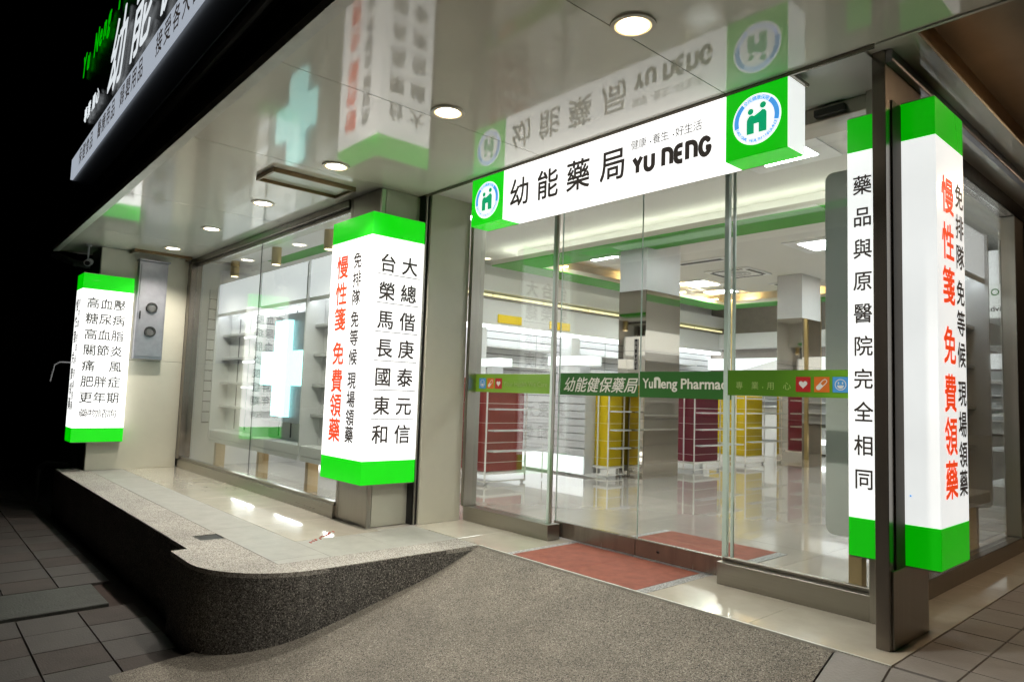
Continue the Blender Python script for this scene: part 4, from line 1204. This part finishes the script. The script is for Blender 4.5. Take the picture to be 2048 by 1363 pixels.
# ================================================================== left end details
t = thing('meter_box', 'grey sheet metal meter box with two round glass dials on the left wall', 'meter box', (-10.2, 2.5, 1.46))
g = G(); g.box(-10.234, -10.14, 2.325, 2.68, 1.46, 2.775, .004); obj('casing', g, 'galv', t)
g = G(); g.box(-10.138, -10.128, 2.345, 2.66, 1.5, 2.74, .003); obj('cover', g, 'galv', t)
g = G(); g.box(-10.234, -10.10, 2.31, 2.70, 2.778, 2.80, .003); obj('rain_lip', g, 'galv', t)
for z in (2.155, 1.83):
    g = G(); g.ring((-10.128, 2.505, z), 'x', .048, .07, .022, 28); r_ = obj('meter_rim', g, 'meterrim', t)
    g = G(); g.cyl((-10.127, 2.505, z), 'x', .053, .01, 28); obj('meter_dial', g, 'meterface', t)
    g = G(); g.box(-10.1165, -10.114, 2.465, 2.545, z - .006, z + .012); g.box(-10.1165, -10.114, 2.49, 2.52, z - .035, z - .02); obj('dial_marks', g, 'slot', t)
g = G(); g.box(-10.127, -10.11, 2.36, 2.375, 1.99, 2.1, .003); obj('latch', g, 'meterrim', t)
t = thing('security_camera', 'small grey dome security camera on a stem under the soffit at the far left', 'security camera', (-10.3, 1.72, 2.9))
g = G(); g.tube([(-10.25, 1.74, 2.9), (-10.25, 1.74, 2.72)], .012); g.cyl((-10.25, 1.74, 2.885), 'z', .035, .018); obj('stem', g, 'camwhite', t)
g = G(); g.cyl((-10.29, 1.77, 2.69), (1.0, -.4, -.35), .045, .11, 20); obj('housing', g, 'camwhite', t)
g = G(); g.cyl((-10.183, 1.727, 2.653), (1.0, -.4, -.35), .03, .006, 20); obj('lens', g, 'black', t)

# neighbours, pipes at the left end
g = G(); g.box(-14, -11.12, 2.2, 8, -.6, 7, .02)
tag(obj('neighbour_building', g, 'dark_wall'), 'unlit dark building mass beyond the left end of the shop', 'building')
t = thing('drain_pipe', 'dark horizontal pipe with elbow low beside the left end of the platform', 'pipe', (-10.9, 1.7, 0))
g = G(); g.tube([(-10.76, 1.8, .02), (-11.1, 1.62, .03), (-11.25, 1.55, -.05), (-11.25, 1.55, -.5)], .035, 14); obj('pipe_run', g, 'gutter', t)
t = thing('gutter_pipe', 'dark gutter bracket and pipe under the left end of the soffit', 'pipe', (-11.1, 1.6, 2.8))
g = G(); g.tube([(-11.2, 1.5, 2.86), (-10.8, 1.7, 2.72), (-10.74, 1.86, 2.70)], .045, 14); obj('pipe_run', g, 'gutter', t)
t = thing('wall_bracket', 'small bent grey metal bracket sticking out behind the far left sign', 'bracket', (-10.7, 1.8, 1.3))
g = G(); g.tube([(-10.74, 1.85, 1.38), (-10.74, 1.60, 1.38), (-10.76, 1.55, 1.34), (-10.80, 1.52, 1.12)], .010, 8); obj('rod', g, 'camwhite', t)

# ================================================================== fascia board over the soffit
RT = Vector((1, -.0283, 0)).normalized()
def FB(x, z, d=0.0):
    return Vector((x, 1.6 - (x + 10.9) * .0283 - d, z))
t = thing('fascia_sign', 'black upper fascia sign with glowing brush lettering and pale lit text strip', 'shop sign', (-6, 1.45, 2.95))
def board(x0, x1, z0, z1, d0, d1, nm, m):
    g = G(); P = [FB(x0, z0, d0), FB(x1, z0, d0), FB(x1, z1, d0), FB(x0, z1, d0), FB(x0, z0, d1), FB(x1, z0, d1), FB(x1, z1, d1), FB(x0, z1, d1)]
    v = [g.bm.verts.new(p) for p in P]
    for f in ((0, 1, 2, 3), (5, 4, 7, 6), (0, 4, 5, 1), (1, 5, 6, 2), (2, 6, 7, 3), (3, 7, 4, 0)): g.bm.faces.new([v[i] for i in f])
    return obj(nm, g, m, t)
board(-10.98, 2.4, 3.25, 6.4, -.2, 0, 'backing_panel', 'black')
board(-11.1, 2.4, 2.955, 3.245, -.2, .02, 'lower_fascia', 'black')
g = G(); g.cyl(FB(-11.15, 3.22, .07), RT, .055, 13.4, 16); obj('gutter_tube', g, 'gutter', t)
board(-10.92, 2.3, 3.87, 4.144, 0.001, .03, 'lit_strip', 'strip_lit')
g = G()
def strip_text(s, xa, xb):
    for k, ch in enumerate(s):
        cjk(g, ch, FB(xa + (xb - xa) * (k + .5) / len(s), 4.007, .03), RT, UP, .225, .012)
strip_text("保健食品", -10.28, -9.25); strip_text("醫療用品", -9.0, -7.98); strip_text("婦嬰用品", -7.78, -6.74)
strip_text("接受各大醫院處方箋", -6.33, -3.9)
obj('strip_lettering', g, 'ink', t, 'stuff')
def letter(ch, x, z, size, m, shear=.0, bold=.0, cj=True, sx=1.0):
    g = G()
    V, F = glyph_mesh(ch, bold, shear)
    xc = .5 if cj else (min(v[0] for v in V) + max(v[0] for v in V)) / 2
    yc = .36 if cj else 0
    o = FB(x, z, .035)
    bot = [g.bm.verts.new(o + RT * ((a - xc) * size * sx) + Vector(UP) * ((b - yc) * size)) for a, b in V]
    for f in F:
        try: g.bm.faces.new([bot[i] for i in f])
        except ValueError: pass
    r = bmesh.ops.extrude_face_region(g.bm, geom=list(g.bm.faces))
    bmesh.ops.translate(g.bm, verts=[e for e in r['geom'] if isinstance(e, bmesh.types.BMVert)], vec=Vector((0, .006, 0)))
    obj('letter', g, m, t)
for k, ch in enumerate("幼能健保藥局"):
    letter(ch, -8.17 + k * 1.14, 4.62, .86, 'letter_white', .3, .0)
for ch, xv in zip("YuNengPharmacy", (-10.42, -10.13, -9.58, -9.3, -9.04, -8.78, -8.15, -7.87, -7.6, -7.37, -7.12, -6.8, -6.5, -6.25)):
    letter(ch, xv, 5.16, .42, 'letter_green', .25, .0, False, .9)
for ch, xv in zip("專業用心", (-10.0, -9.76, -9.43, -9.19)):
    letter(ch, xv, 4.5, .21, 'letter_white', .1, .0)
